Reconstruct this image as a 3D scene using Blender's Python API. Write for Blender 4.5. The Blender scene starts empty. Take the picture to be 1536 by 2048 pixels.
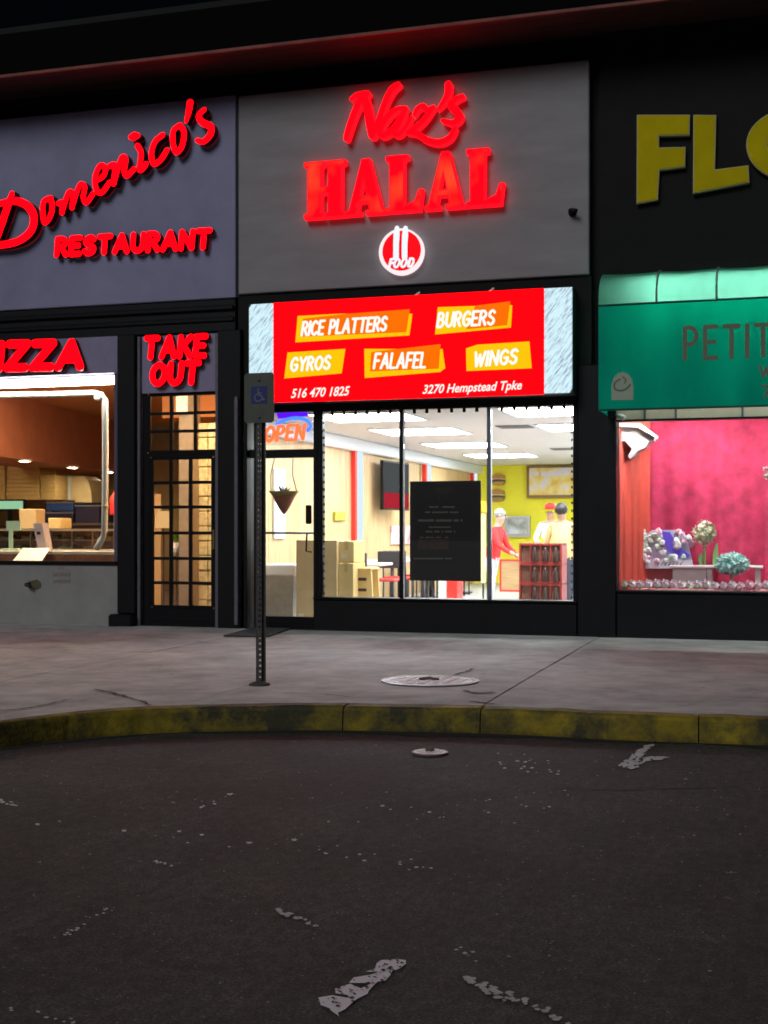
import bpy, bmesh, math, random
from mathutils import Vector, Matrix
from mathutils.geometry import tessellate_polygon
random.seed(7)
R = math.radians
S = bpy.context.scene
COL = S.collection

# ------------------------------------------------------------------ camera, sky, sun, exposure
F_PX, CX, HOR = 2600.0, 768.0, 1060.0           # focal length, centre and horizon in photograph pixels
YAW, CAM_D, CAM_H = R(16.9), 15.24, 1.244
SN, CS = math.sin(YAW), math.cos(YAW)
cam_d = bpy.data.cameras.new('camera')
cam = bpy.data.objects.new('camera', cam_d)
COL.objects.link(cam)
cam.location = (0, -CAM_D, CAM_H)
cam.rotation_euler = (R(90), 0, YAW)
cam_d.sensor_fit = 'HORIZONTAL'
cam_d.sensor_width = 36
cam_d.lens = 36 * F_PX / 1536
cam_d.shift_y = (HOR - 1024) / 1536
cam_d.clip_start = 0.1
cam_d.clip_end = 500
cam_d.dof.use_dof = True                        # the photograph is a soft, slightly misfocused hand-held shot
cam_d.dof.focus_distance = 6.0
cam_d.dof.aperture_fstop = 8.0
S.camera = cam

SUN_EL, SUN_AZ = R(34), R(-14)                  # light of the car park from behind the viewer
w = bpy.data.worlds.new('World'); S.world = w; w.use_nodes = True
nt = w.node_tree
sky = nt.nodes.new('ShaderNodeTexSky'); sky.sky_type = 'NISHITA'; sky.sun_disc = False
sky.sun_elevation = SUN_EL; sky.sun_rotation = math.pi + SUN_AZ
nt.links.new(sky.outputs[0], nt.nodes['Background'].inputs[0])
nt.nodes['Background'].inputs[1].default_value = 0.0004
sl = bpy.data.lights.new('sun', 'SUN'); so = bpy.data.objects.new('sun', sl); COL.objects.link(so)
sl.energy = 0.98; sl.angle = R(26); sl.color = (0.95, 0.98, 1.0)
so.rotation_euler = (R(90) - SUN_EL, 0, SUN_AZ)
so.location = (0, -20, 15)
S.view_settings.view_transform = 'Standard'
S.view_settings.look = 'None'
S.view_settings.exposure = 0
S.view_settings.gamma = 1
S.view_settings.use_curve_mapping = False
S.render.engine = 'CYCLES'
S.cycles.use_denoising = True
S.cycles.max_bounces = 8
S.cycles.transparent_max_bounces = 12
S.cycles.sample_clamp_indirect = 6
S.cycles.caustics_reflective = False
S.cycles.caustics_refractive = False

# ------------------------------------------------------------------ measuring: pixel of the photograph -> point on a real plane
def ray(px, py):
    u = (px - CX) / F_PX
    return (u * CS - SN, u * SN + CS, (HOR - py) / F_PX)
def P(px, py, Y=0.0):
    d = ray(px, py); t = (Y + CAM_D) / d[1]
    return (d[0] * t, CAM_H + d[2] * t)
def G(px, py, Z=0.0):
    d = ray(px, py); t = (Z - CAM_H) / d[2]
    return (d[0] * t, -CAM_D + d[1] * t)
def SC(px, Y=0.0):
    return ((Y + CAM_D) / ray(px, 0)[1]) / F_PX       # metres per pixel at that column
def rect(x0, y0, x1, y1, Y=0.0):
    """x0,x1,z0,z1 on the plane Y for a pixel rectangle (heights taken at its middle column)"""
    m = (x0 + x1) / 2
    return P(x0, y0, Y)[0], P(x1, y0, Y)[0], P(m, y1, Y)[1], P(m, y0, Y)[1]
def X0(px, Y=0.0): return P(px, HOR, Y)[0]
def Z0(px, py, Y=0.0): return P(px, py, Y)[1]

# ------------------------------------------------------------------ materials
MATS = {}
def mat(name, col, rough=0.6, metal=0.0, var=0.0, scale=8.0, bump=0.0, bscale=60.0, emit=0.0, dark=None, stretch=None, spec=None, trans=0.0):
    if name in MATS: return MATS[name]
    m = bpy.data.materials.new(name); m.use_nodes = True
    t = m.node_tree; b = t.nodes['Principled BSDF']
    b.inputs['Base Color'].default_value = (*col, 1)
    b.inputs['Roughness'].default_value = rough
    b.inputs['Metallic'].default_value = metal
    if spec is not None: b.inputs['Specular IOR Level'].default_value = spec
    tc = None
    if var or bump:
        tc = t.nodes.new('ShaderNodeTexCoord')
        mp = t.nodes.new('ShaderNodeMapping'); t.links.new(tc.outputs['Object'], mp.inputs[0])
        if stretch: mp.inputs['Scale'].default_value = stretch
    if var:
        n = t.nodes.new('ShaderNodeTexNoise'); n.inputs['Scale'].default_value = scale; n.inputs['Detail'].default_value = 6
        n.inputs['Roughness'].default_value = 0.65
        t.links.new(mp.outputs[0], n.inputs['Vector'])
        r = t.nodes.new('ShaderNodeValToRGB')
        r.color_ramp.elements[0].position = 0.3; r.color_ramp.elements[1].position = 0.72
        d = dark if dark else tuple(c * (1 - var) for c in col)
        r.color_ramp.elements[0].color = (*d, 1)
        r.color_ramp.elements[1].color = (*[min(1, c * (1 + var * .35)) for c in col], 1)
        t.links.new(n.outputs[0], r.inputs[0]); t.links.new(r.outputs[0], b.inputs['Base Color'])
    if bump:
        n2 = t.nodes.new('ShaderNodeTexNoise'); n2.inputs['Scale'].default_value = bscale; n2.inputs['Detail'].default_value = 5
        t.links.new(mp.outputs[0], n2.inputs['Vector'])
        bp = t.nodes.new('ShaderNodeBump'); bp.inputs['Strength'].default_value = bump; bp.inputs['Distance'].default_value = 0.02
        t.links.new(n2.outputs[0], bp.inputs['Height']); t.links.new(bp.outputs[0], b.inputs['Normal'])
    if emit:
        b.inputs['Emission Color'].default_value = (*col, 1); b.inputs['Emission Strength'].default_value = emit
    MATS[name] = m
    return m
def emis(name, col, st, col2=None, scale=6.0):
    if name in MATS: return MATS[name]
    m = bpy.data.materials.new(name); m.use_nodes = True
    t = m.node_tree; t.nodes.clear()
    o = t.nodes.new('ShaderNodeOutputMaterial'); e = t.nodes.new('ShaderNodeEmission')
    e.inputs[0].default_value = (*col, 1); e.inputs[1].default_value = st
    if col2:
        tc = t.nodes.new('ShaderNodeTexCoord'); n = t.nodes.new('ShaderNodeTexNoise'); n.inputs['Scale'].default_value = scale
        t.links.new(tc.outputs['Object'], n.inputs['Vector'])
        r = t.nodes.new('ShaderNodeValToRGB'); r.color_ramp.elements[0].position = .48; r.color_ramp.elements[1].position = .75
        r.color_ramp.elements[0].color = (*col, 1); r.color_ramp.elements[1].color = (*col2, 1)
        t.links.new(n.outputs[0], r.inputs[0]); t.links.new(r.outputs[0], e.inputs[0])
    t.links.new(e.outputs[0], o.inputs[0])
    MATS[name] = m
    return m
def glass(name, tint=(1, 1, 1), refl=0.05, rough=0.02):
    m = bpy.data.materials.new(name); m.use_nodes = True
    t = m.node_tree; t.nodes.clear()
    o = t.nodes.new('ShaderNodeOutputMaterial'); mx = t.nodes.new('ShaderNodeMixShader')
    tr = t.nodes.new('ShaderNodeBsdfTransparent'); gl = t.nodes.new('ShaderNodeBsdfGlossy')
    fr = t.nodes.new('ShaderNodeFresnel'); fr.inputs[0].default_value = 1.45
    tr.inputs[0].default_value = (*tint, 1); gl.inputs['Roughness'].default_value = rough
    t.links.new(fr.outputs[0], mx.inputs[0]); t.links.new(tr.outputs[0], mx.inputs[1]); t.links.new(gl.outputs[0], mx.inputs[2])
    t.links.new(mx.outputs[0], o.inputs[0])
    MATS[name] = m
    return m
def cloth_lit(name, col, trans, var=0.12):
    """thin fabric that lets the lamps behind it shine through"""
    m = bpy.data.materials.new(name); m.use_nodes = True
    t = m.node_tree; t.nodes.clear()
    o = t.nodes.new('ShaderNodeOutputMaterial'); mx = t.nodes.new('ShaderNodeMixShader')
    d = t.nodes.new('ShaderNodeBsdfDiffuse'); tr = t.nodes.new('ShaderNodeBsdfTranslucent')
    tc = t.nodes.new('ShaderNodeTexCoord'); n = t.nodes.new('ShaderNodeTexNoise'); n.inputs['Scale'].default_value = 2.2; n.inputs['Detail'].default_value = 5
    mp = t.nodes.new('ShaderNodeMapping'); mp.inputs['Scale'].default_value = (1, 1, .35)
    t.links.new(tc.outputs['Object'], mp.inputs[0]); t.links.new(mp.outputs[0], n.inputs['Vector'])
    r = t.nodes.new('ShaderNodeValToRGB'); r.color_ramp.elements[0].position = .3; r.color_ramp.elements[1].position = .7
    r.color_ramp.elements[0].color = (*[c * (1 - var * 2) for c in col], 1); r.color_ramp.elements[1].color = (*col, 1)
    t.links.new(n.outputs[0], r.inputs[0])
    t.links.new(r.outputs[0], d.inputs[0]); t.links.new(r.outputs[0], tr.inputs[0])
    mx.inputs[0].default_value = trans
    t.links.new(d.outputs[0], mx.inputs[1]); t.links.new(tr.outputs[0], mx.inputs[2]); t.links.new(mx.outputs[0], o.inputs[0])
    MATS[name] = m
    return m
def wood(name, c1, c2, stretch=(7, 7, .5), scale=3.0, rough=.5):
    m = bpy.data.materials.new(name); m.use_nodes = True
    t = m.node_tree; b = t.nodes['Principled BSDF']; b.inputs['Roughness'].default_value = rough
    tc = t.nodes.new('ShaderNodeTexCoord'); mp = t.nodes.new('ShaderNodeMapping'); mp.inputs['Scale'].default_value = stretch
    n = t.nodes.new('ShaderNodeTexNoise'); n.inputs['Scale'].default_value = scale; n.inputs['Detail'].default_value = 6; n.inputs['Distortion'].default_value = .6
    r = t.nodes.new('ShaderNodeValToRGB'); r.color_ramp.elements[0].position = .3; r.color_ramp.elements[1].position = .7
    r.color_ramp.elements[0].color = (*c1, 1); r.color_ramp.elements[1].color = (*c2, 1)
    t.links.new(tc.outputs['Object'], mp.inputs[0]); t.links.new(mp.outputs[0], n.inputs['Vector']); t.links.new(n.outputs[0], r.inputs[0]); t.links.new(r.outputs[0], b.inputs['Base Color'])
    MATS[name] = m
    return m

# ------------------------------------------------------------------ mesh building
class MB:
    def __init__(s): s.v, s.f, s.m, s.sm = [], [], [], []
    def add(s, vs, fs, mi=0, smooth=False):
        o = len(s.v); s.v += [tuple(v) for v in vs]
        for f in fs: s.f.append([i + o for i in f]); s.m.append(mi); s.sm.append(smooth)
        return s
    def box(s, x0, x1, y0, y1, z0, z1, mi=0, bev=0.0):
        if x0 > x1: x0, x1 = x1, x0
        if y0 > y1: y0, y1 = y1, y0
        if z0 > z1: z0, z1 = z1, z0
        if bev:
            b = min(bev, (x1-x0)/2.5, (y1-y0)/2.5, (z1-z0)/2.5)
            bm = bmesh.new(); bmesh.ops.create_cube(bm, size=1)
            bmesh.ops.scale(bm, vec=(x1-x0, y1-y0, z1-z0), verts=bm.verts)
            bmesh.ops.translate(bm, vec=((x0+x1)/2, (y0+y1)/2, (z0+z1)/2), verts=bm.verts)
            bmesh.ops.bevel(bm, geom=bm.edges[:], offset=b, segments=1, affect='EDGES')
            return s.bm(bm, mi)
        vs = [(x, y, z) for z in (z0, z1) for y in (y0, y1) for x in (x0, x1)]
        return s.add(vs, [(0,2,3,1),(4,5,7,6),(0,1,5,4),(2,6,7,3),(0,4,6,2),(1,3,7,5)], mi)
    def bm(s, bm, mi=0, smooth=False):
        bm.verts.ensure_lookup_table(); bm.verts.index_update()
        s.add([v.co[:] for v in bm.verts], [[v.index for v in f.verts] for f in bm.faces], mi, smooth); bm.free(); return s
    def tube(s, pts, r, n=8, mi=0, closed=False):
        pts = [Vector(p) for p in pts]; k = len(pts); vs = []
        rs = r if isinstance(r, (list, tuple)) else [r] * k
        for i, p in enumerate(pts):
            a = pts[(i-1) % k] if (closed or i > 0) else p
            b = pts[(i+1) % k] if (closed or i < k-1) else p
            d = (b - a).normalized() if (b - a).length > 1e-9 else Vector((0,0,1))
            up = Vector((0,0,1)) if abs(d.z) < .9 else Vector((0,1,0))
            e1 = d.cross(up).normalized(); e2 = d.cross(e1)
            for j in range(n):
                t = 2*math.pi*j/n
                vs.append(p + (e1*math.cos(t) + e2*math.sin(t)) * rs[i])
        fs = []
        for i in range(k if closed else k-1):
            for j in range(n):
                fs.append((i*n+j, i*n+(j+1) % n, ((i+1) % k)*n+(j+1) % n, ((i+1) % k)*n+j))
        if not closed: fs.append(list(range(n))[::-1]); fs.append([(k-1)*n+j for j in range(n)])
        return s.add(vs, fs, mi, True)
    def lathe(s, prof, c, n=20, mi=0, axis='z', smooth=True, squash=1.0):
        vs, fs = [], []
        for (r, h) in prof:
            for j in range(n):
                t = 2*math.pi*j/n
                if axis == 'z': vs.append((c[0]+r*math.cos(t), c[1]+r*squash*math.sin(t), c[2]+h))
                else: vs.append((c[0]+r*math.cos(t), c[1]+h, c[2]+r*math.sin(t)))
        k = len(prof)
        for i in range(k-1):
            for j in range(n): fs.append((i*n+j, i*n+(j+1) % n, (i+1)*n+(j+1) % n, (i+1)*n+j))
        if prof[0][0] > 1e-6: fs.append(list(range(n))[::-1])
        if prof[-1][0] > 1e-6: fs.append([(k-1)*n+j for j in range(n)])
        return s.add(vs, fs, mi, smooth)
    def ball(s, c, r, mi=0, sub=1, sq=(1,1,1), jit=0.0):
        bm = bmesh.new(); bmesh.ops.create_icosphere(bm, subdivisions=sub, radius=1)
        for v in bm.verts:
            k = 1 + random.uniform(-jit, jit)
            v.co = Vector((c[0]+v.co.x*r*sq[0]*k, c[1]+v.co.y*r*sq[1]*k, c[2]+v.co.z*r*sq[2]*k))
        return s.bm(bm, mi, jit == 0)
    def prism(s, poly, y0, y1, holes=(), mi=0, side=None):
        """outline in X,Z pushed from the front y0 back to y1"""
        loops = [list(poly)] + [list(h) for h in holes]
        flat = [p for l in loops for p in l]
        tris = tessellate_polygon([[Vector((p[0], p[1], 0)) for p in l] for l in loops])
        n = len(flat); vs = [(p[0], y0, p[1]) for p in flat] + [(p[0], y1, p[1]) for p in flat]
        s.add(vs, [tuple(t) for t in tris], mi); o = len(s.v) - 2*n
        for t in tris: s.f.append([o+n+i for i in t][::-1]); s.m.append(mi if side is None else side); s.sm.append(False)
        k = 0
        for l in loops:
            L = len(l)
            for i in range(L):
                a, b = k+i, k+(i+1) % L
                s.f.append([o+a, o+b, o+n+b, o+n+a]); s.m.append(mi if side is None else side); s.sm.append(False)
            k += L
        return s
    def stroke(s, pts, wd, y0, y1, smooth=True, mi=0, side=None, cap=7, px=None):
        """a brush or tube stroke of round ends in the X,Z plane, front at y0"""
        if smooth and len(pts) > 2: pts, wd = spline(pts, wd)
        k = len(pts)
        ws = list(wd) if isinstance(wd, (list, tuple)) else [wd] * k
        L, Rr = [], []; T = []
        for i in range(k):
            a = pts[max(0, i-1)]; b = pts[min(k-1, i+1)]
            d = Vector((b[0]-a[0], b[1]-a[1]));
            if d.length < 1e-9: d = Vector((1, 0))
            d.normalize(); T.append(d)
            L.append((pts[i][0]-d.y*ws[i]/2, pts[i][1]+d.x*ws[i]/2)); Rr.append((pts[i][0]+d.y*ws[i]/2, pts[i][1]-d.x*ws[i]/2))
        def arc(c, d, w_):
            a0 = math.atan2(d.y, d.x) + math.pi/2
            return [(c[0]+w_/2*math.cos(a0-math.pi*j/cap), c[1]+w_/2*math.sin(a0-math.pi*j/cap)) for j in range(1, cap)]
        ca = arc(pts[-1], T[-1], ws[-1]); cb = arc(pts[0], -T[0], ws[0])
        out = L + ca + Rr[::-1] + cb
        n = len(out); vs = [(p[0], y0, p[1]) for p in out] + [(p[0], y1, p[1]) for p in out]
        fr = []
        nc = len(ca)
        ri = lambda i: k + nc + (k-1-i)
        for i in range(k-1): fr.append((i, i+1, ri(i+1), ri(i)))
        fr.append([k-1] + [k+j for j in range(nc)] + [ri(k-1)])
        fr.append([ri(0)] + [2*k+nc+j for j in range(len(cb))] + [0])
        o = len(s.v); s.v += vs
        for f in fr: s.f.append([o+i for i in f]); s.m.append(mi); s.sm.append(False)
        for i in range(n):
            j = (i+1) % n
            s.f.append([o+i, o+j, o+n+j, o+n+i]); s.m.append(mi if side is None else side); s.sm.append(False)
        return s
    def build(s, name, mats, parent=None, origin=None, fix=True):
        if not isinstance(mats, (list, tuple)): mats = [mats]
        me = bpy.data.meshes.new(name)
        if parent is not None: og = WLOC[parent.name]
        elif origin is not None: og = origin
        else:
            xs = [v[0] for v in s.v]; ys = [v[1] for v in s.v]; zs = [v[2] for v in s.v]
            og = ((min(xs)+max(xs))/2, (min(ys)+max(ys))/2, min(zs))
        me.from_pydata([(v[0]-og[0], v[1]-og[1], v[2]-og[2]) for v in s.v], [], s.f)
        for m in mats: me.materials.append(m)
        for p, mi, sm in zip(me.polygons, s.m, s.sm): p.material_index = mi; p.use_smooth = sm
        if fix:
            bm = bmesh.new(); bm.from_mesh(me); bmesh.ops.recalc_face_normals(bm, faces=bm.faces[:]); bm.to_mesh(me); bm.free()
        me.update()
        o = bpy.data.objects.new(name, me); COL.objects.link(o)
        if parent is not None: o.parent = parent
        else: o.location = og
        WLOC[o.name] = og
        return o
WLOC = {}
def spline(pts, wd, n=6):
    k = len(pts); ws = wd if isinstance(wd, (list, tuple)) else [wd]*k
    q, wq = [], []
    for i in range(k-1):
        p0, p1, p2, p3 = pts[max(i-1, 0)], pts[i], pts[i+1], pts[min(i+2, k-1)]
        for j in range(n):
            t = j/n
            q.append(tuple(.5*((2*p1[c]) + (-p0[c]+p2[c])*t + (2*p0[c]-5*p1[c]+4*p2[c]-p3[c])*t*t + (-p0[c]+3*p1[c]-3*p2[c]+p3[c])*t**3) for c in range(len(p1))))
            wq.append(ws[i]*(1-t)+ws[i+1]*t)
    q.append(tuple(pts[-1])); wq.append(ws[-1])
    return q, wq
def tag(o, label=None, cat=None, group=None, kind=None):
    if label: o['label'] = label
    if cat: o['category'] = cat
    if group: o['group'] = group
    if kind: o['kind'] = kind
    return o
def thing(name, loc, label, cat, group=None):
    o = bpy.data.objects.new(name, None); COL.objects.link(o); o.location = loc; o.empty_display_size = .1
    WLOC[o.name] = tuple(loc)
    return tag(o, label, cat, group)
def bx(name, m, parent, x0, x1, y0, y1, z0, z1, bev=0.0):
    return MB().box(x0, x1, y0, y1, z0, z1, bev=bev).build(name, m, parent)
def dup(root, dloc, label, rotz=None):
    r = root.copy(); COL.objects.link(r); r.location = dloc
    if rotz is not None: r.rotation_euler = (0, 0, rotz)
    r['label'] = label
    for ch in list(root.children):
        c = ch.copy(); COL.objects.link(c); c.parent = r
        for g in ch.children:
            d = g.copy(); COL.objects.link(d); d.parent = c
    return r

# ------------------------------------------------------------------ a small stroke alphabet ('c' = curved stroke, 'l' = straight pieces)
GL = {
 'A': (.95, [('l', [(0,0),(.47,1),(.95,0)]), ('l', [(.2,.33),(.75,.33)])]),
 'B': (.75, [('l', [(0,0),(0,1)]), ('c', [(0,1),(.42,.99),(.62,.77),(.42,.54),(0,.53)]), ('c', [(0,.53),(.5,.52),(.74,.27),(.5,.01),(0,0)])]),
 'C': (.8, [('c', [(.8,.84),(.5,1),(.14,.85),(0,.5),(.14,.15),(.5,0),(.8,.16)])]),
 'D': (.8, [('l', [(0,0),(0,1)]), ('c', [(0,1),(.45,.97),(.75,.7),(.78,.5),(.75,.3),(.45,.03),(0,0)])]),
 'E': (.66, [('l', [(.66,1),(0,1),(0,0),(.66,0)]), ('l', [(0,.52),(.55,.52)])]),
 'F': (.66, [('l', [(.66,1),(0,1),(0,0)]), ('l', [(0,.52),(.55,.52)])]),
 'G': (.85, [('c', [(.8,.84),(.5,1),(.14,.85),(0,.5),(.14,.15),(.5,0),(.8,.14),(.84,.42)]), ('l', [(.5,.45),(.85,.45)])]),
 'I': (.02, [('l', [(0,0),(0,1)])]),
 'K': (.78, [('l', [(0,0),(0,1)]), ('l', [(.74,1),(.02,.42)]), ('l', [(.25,.58),(.78,0)])]),
 'L': (.62, [('l', [(0,1),(0,0),(.62,0)])]),
 'N': (.82, [('l', [(0,0),(0,1)]), ('l', [(0,1),(.82,0)]), ('l', [(.82,0),(.82,1)])]),
 'O': (.92, [('c', [(.46,1),(.12,.82),(0,.5),(.12,.18),(.46,0),(.8,.18),(.92,.5),(.8,.82),(.46,1)])]),
 'P': (.72, [('l', [(0,0),(0,1)]), ('c', [(0,1),(.45,.98),(.7,.74),(.45,.48),(0,.46)])]),
 'R': (.74, [('l', [(0,0),(0,1)]), ('c', [(0,1),(.45,.98),(.68,.75),(.45,.52),(0,.5)]), ('l', [(.32,.5),(.74,0)])]),
 'S': (.72, [('c', [(.68,.86),(.4,1),(.08,.86),(.1,.62),(.4,.5),(.68,.34),(.66,.12),(.34,0),(0,.14)])]),
 'T': (.85, [('l', [(0,1),(.85,1)]), ('l', [(.425,1),(.425,0)])]),
 'U': (.8, [('c', [(0,1),(0,.6),(.05,.2),(.4,0),(.75,.2),(.8,.6),(.8,1)])]),
 'W': (1.15, [('l', [(0,1),(.3,0),(.57,.8),(.85,0),(1.15,1)])]),
 'Y': (.8, [('l', [(0,1),(.4,.48),(.8,1)]), ('l', [(.4,.48),(.4,0)])]),
 'Z': (.8, [('l', [(0,1),(.8,1)]), ('l', [(.8,1),(0,0)]), ('l', [(0,0),(.8,0)])]),
 '7': (.7, [('l', [(0,1),(.7,1)]), ('l', [(.7,1),(.2,0)])]),
 ' ': (.3, []),
}
def stroke_word(word, a, b, h, sw, y0, y1, mats, parent, shear=0.0, gap=.28, name='letter', one=None, side=None, up=(0, 1)):
    """lays a word from a to b (X,Z on the wall), every letter its own part; one = MB to join them into one printed mesh"""
    adv = sum(GL[c][0] for c in word) + gap*(len(word)-1)
    dx, dz = b[0]-a[0], b[1]-a[1]; x = 0.0; n = 0
    for c in word:
        wd, sts = GL[c]
        mb = one if one is not None else MB()
        T = lambda p: (a[0] + dx*((x+p[0])/adv) + shear*h*p[1] + up[0]*h*p[1], a[1] + dz*((x+p[0])/adv) + h*p[1]*up[1])
        for kind, pts in sts:
            q = [T(p) for p in pts]
            if kind == 'c': mb.stroke(q, sw, y0 - .0006*(n % 6), y1, True, 0, side); n += 1
            else:
                for i in range(len(q)-1): mb.stroke(q[i:i+2], sw, y0 - .0006*(n % 6), y1, False, 0, side); n += 1
        if one is None and sts: mb.build(name, mats, parent)
        x += wd + gap
def font_mesh(txt, a, b, h, y, depth, m, parent, name='lettering', shear=.25, bold=0.0):
    """built-in typeface laid from a to b"""
    cu = bpy.data.curves.new('typeface', 'FONT'); cu.body = txt; cu.size = 1; cu.shear = shear; cu.offset = bold; cu.resolution_u = 3
    ob = bpy.data.objects.new('typeface', cu); COL.objects.link(ob)
    bpy.context.view_layer.update()
    dg = bpy.context.evaluated_depsgraph_get(); me = bpy.data.meshes.new_from_object(ob.evaluated_get(dg))
    bpy.data.objects.remove(ob); bpy.data.curves.remove(cu)
    xs = [v.co.x for v in me.vertices]; x0, x1 = min(xs), max(xs)
    dx, dz = b[0]-a[0], b[1]-a[1]; s = h/.72
    mb = MB(); vs = [(a[0]+dx*(v.co.x-x0)/(x1-x0), y, a[1]+dz*(v.co.x-x0)/(x1-x0)+v.co.y*s) for v in me.vertices]
    mb.add(vs, [list(p.vertices) for p in me.polygons]); bpy.data.meshes.remove(me)
    return mb.build(name, m, parent, fix=False)

# ------------------------------------------------------------------ the palette
M_BLACK = mat('black_paint', (.0032, .0036, .0055), .5, var=.5, scale=5, bump=.05, spec=.25)
M_DARKWALL = mat('dark_stucco', (.005, .0047, .0048), .9, var=.5, scale=3, bump=.3, bscale=40)
M_FRAME = mat('dark_frame_metal', (.004, .004, .006), .4, .2, var=.3, spec=.3)
M_TRIM = mat('grey_metal_trim', (.16, .15, .18), .4, .2, var=.25, scale=10)
M_PANEL_L = mat('lavender_panel', (.275, .262, .43), .6, var=.2, scale=1.5, bump=.04, bscale=200)
M_PANEL = mat('grey_panel', (.285, .268, .285), .62, var=.2, scale=1.6, bump=.06, bscale=90, stretch=(.6, 1, 2.6))
M_RED = emis('red_letter_light', (1, .0003, .0022), 4.8)
M_RED2 = emis('red_letter_face', (1, .0003, .002), 6, (1, .012, .004), 2.2)
M_REDRIM = emis('red_letter_rim', (1, .004, .012), 1.7)
M_RETURN = mat('black_letter_return', (.012, .008, .01), .5)
M_GLASS = glass('window_glass', (.97, .98, .98))
M_WHITE = mat('white_paint', (.8, .8, .8), .5, var=.08)
M_CARD = mat('cardboard', (.62, .43, .2), .8, var=.12, scale=5)
M_CARD2 = mat('pale_cardboard', (.75, .52, .2), .8, var=.1, scale=5)

# ------------------------------------------------------------------ ground
def ground_mat():
    m = bpy.data.materials.new('asphalt'); m.use_nodes = True
    t = m.node_tree; b = t.nodes['Principled BSDF']; N = t.nodes.new; Lk = t.links.new
    b.inputs['Roughness'].default_value = .82
    tc = N('ShaderNodeTexCoord')
    def noise(sc, det=6, st=None):
        n = N('ShaderNodeTexNoise'); n.inputs['Scale'].default_value = sc; n.inputs['Detail'].default_value = det; n.inputs['Roughness'].default_value = .7
        if st:
            mp = N('ShaderNodeMapping'); mp.inputs['Scale'].default_value = st; Lk(tc.outputs['Object'], mp.inputs[0]); Lk(mp.outputs[0], n.inputs['Vector'])
        else: Lk(tc.outputs['Object'], n.inputs['Vector'])
        return n
    def ramp(n, p0, p1, c0, c1):
        r = N('ShaderNodeValToRGB'); r.color_ramp.elements[0].position = p0; r.color_ramp.elements[1].position = p1
        r.color_ramp.elements[0].color = (*c0, 1); r.color_ramp.elements[1].color = (*c1, 1); Lk(n.outputs[0], r.inputs[0]); return r
    def mix(f, a, c, ty='MIX'):
        x = N('ShaderNodeMix'); x.data_type = 'RGBA'; x.blend_type = ty
        if hasattr(f, 'outputs'): Lk(f.outputs[0], x.inputs[0])
        else: x.inputs[0].default_value = f
        for k, i in ((a, 6), (c, 7)):
            if isinstance(k, tuple): x.inputs[i].default_value = (*k, 1)
            else: Lk(k.outputs[2] if k.bl_idname == 'ShaderNodeMix' else k.outputs[0], x.inputs[i])
        return x
    base = ramp(noise(.5, 8), .3, .72, (.025, .0258, .0255), (.066, .067, .0665))
    speck = ramp(noise(85, 3), .40, .64, (.45, .45, .45), (1.75, 1.73, 1.7))
    c = mix(1.0, base, speck, 'MULTIPLY')
    grain = ramp(noise(21, 4, (1, .6, 1)), .36, .66, (.62, .62, .62), (1.42, 1.41, 1.4))
    c = mix(1.0, c, grain, 'MULTIPLY')
    blot = ramp(noise(2.6, 6, (1, .6, 1)), .34, .68, (.72, .72, .72), (1.25, 1.24, 1.23))
    c = mix(1.0, c, blot, 'MULTIPLY')
    chips = ramp(noise(13, 3, (1, .8, 1)), .66, .72, (0, 0, 0), (1, 1, 1))
    where = ramp(noise(.7, 3), .44, .6, (0, 0, 0), (1, 1, 1))
    cw = mix(1.0, chips, where, 'MULTIPLY')
    bw = N('ShaderNodeRGBToBW'); Lk(cw.outputs[2], bw.inputs[0])
    c = mix(bw, c, (.24, .23, .23))
    tar = ramp(noise(1.3, 4, (.25, 1.6, 1)), .63, .70, (0, 0, 0), (.6, .6, .6))
    bw2 = N('ShaderNodeRGBToBW'); Lk(tar.outputs[0], bw2.inputs[0])
    c = mix(bw2, c, (.042, .038, .036))
    Lk(c.outputs[2], b.inputs['Base Color'])
    n2 = noise(90, 4); bp = N('ShaderNodeBump'); bp.inputs['Strength'].default_value = .55; bp.inputs['Distance'].default_value = .015
    Lk(n2.outputs[0], bp.inputs['Height']); Lk(bp.outputs[0], b.inputs['Normal'])
    return m
AZ = -.172
tag(MB().add([(-150, -150, AZ), (150, -150, AZ), (150, 150, AZ), (-150, 150, AZ)], [(0, 1, 2, 3)]).build('asphalt', ground_mat(), origin=(0, 0, AZ)), kind='structure')

kerb_px = [(-700, 1545), (-350, 1492), (-150, 1463), (0, 1444), (130, 1429), (270, 1419), (420, 1414), (600, 1411), (768, 1413), (1000, 1418), (1250, 1429), (1400, 1434), (1536, 1438), (1800, 1448), (2300, 1470)]
kerb_pts, _ = spline([G(*p) for p in kerb_px], 1.0, 5)
M_WALK = mat('concrete_walk', (.485, .485, .475), .85, var=.42, scale=2.4, bump=.25, bscale=50)
M_JOINT = mat('joint_dirt', (.06, .055, .05), .9)
def yellow_mat():
    m = mat('yellow_kerb_paint', (.29, .21, .007), .8, var=.6, scale=5, bump=.3, bscale=30)
    t = m.node_tree; b = t.nodes['Principled BSDF']
    src = b.inputs['Base Color'].links[0].from_socket
    n = t.nodes.new('ShaderNodeTexNoise'); n.inputs['Scale'].default_value = 2.1; n.inputs['Detail'].default_value = 9; n.inputs['Roughness'].default_value = .72
    tc = t.nodes.new('ShaderNodeTexCoord'); t.links.new(tc.outputs['Object'], n.inputs['Vector'])
    r = t.nodes.new('ShaderNodeValToRGB'); r.color_ramp.elements[0].position = .42; r.color_ramp.elements[1].position = .58
    t.links.new(n.outputs[0], r.inputs[0])
    x = t.nodes.new('ShaderNodeMix'); x.data_type = 'RGBA'; t.links.new(r.outputs[0], x.inputs[0]); t.links.new(src, x.inputs[6]); x.inputs[7].default_value = (.042, .038, .016, 1)
    t.links.new(x.outputs[2], b.inputs['Base Color'])
    return m
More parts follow.
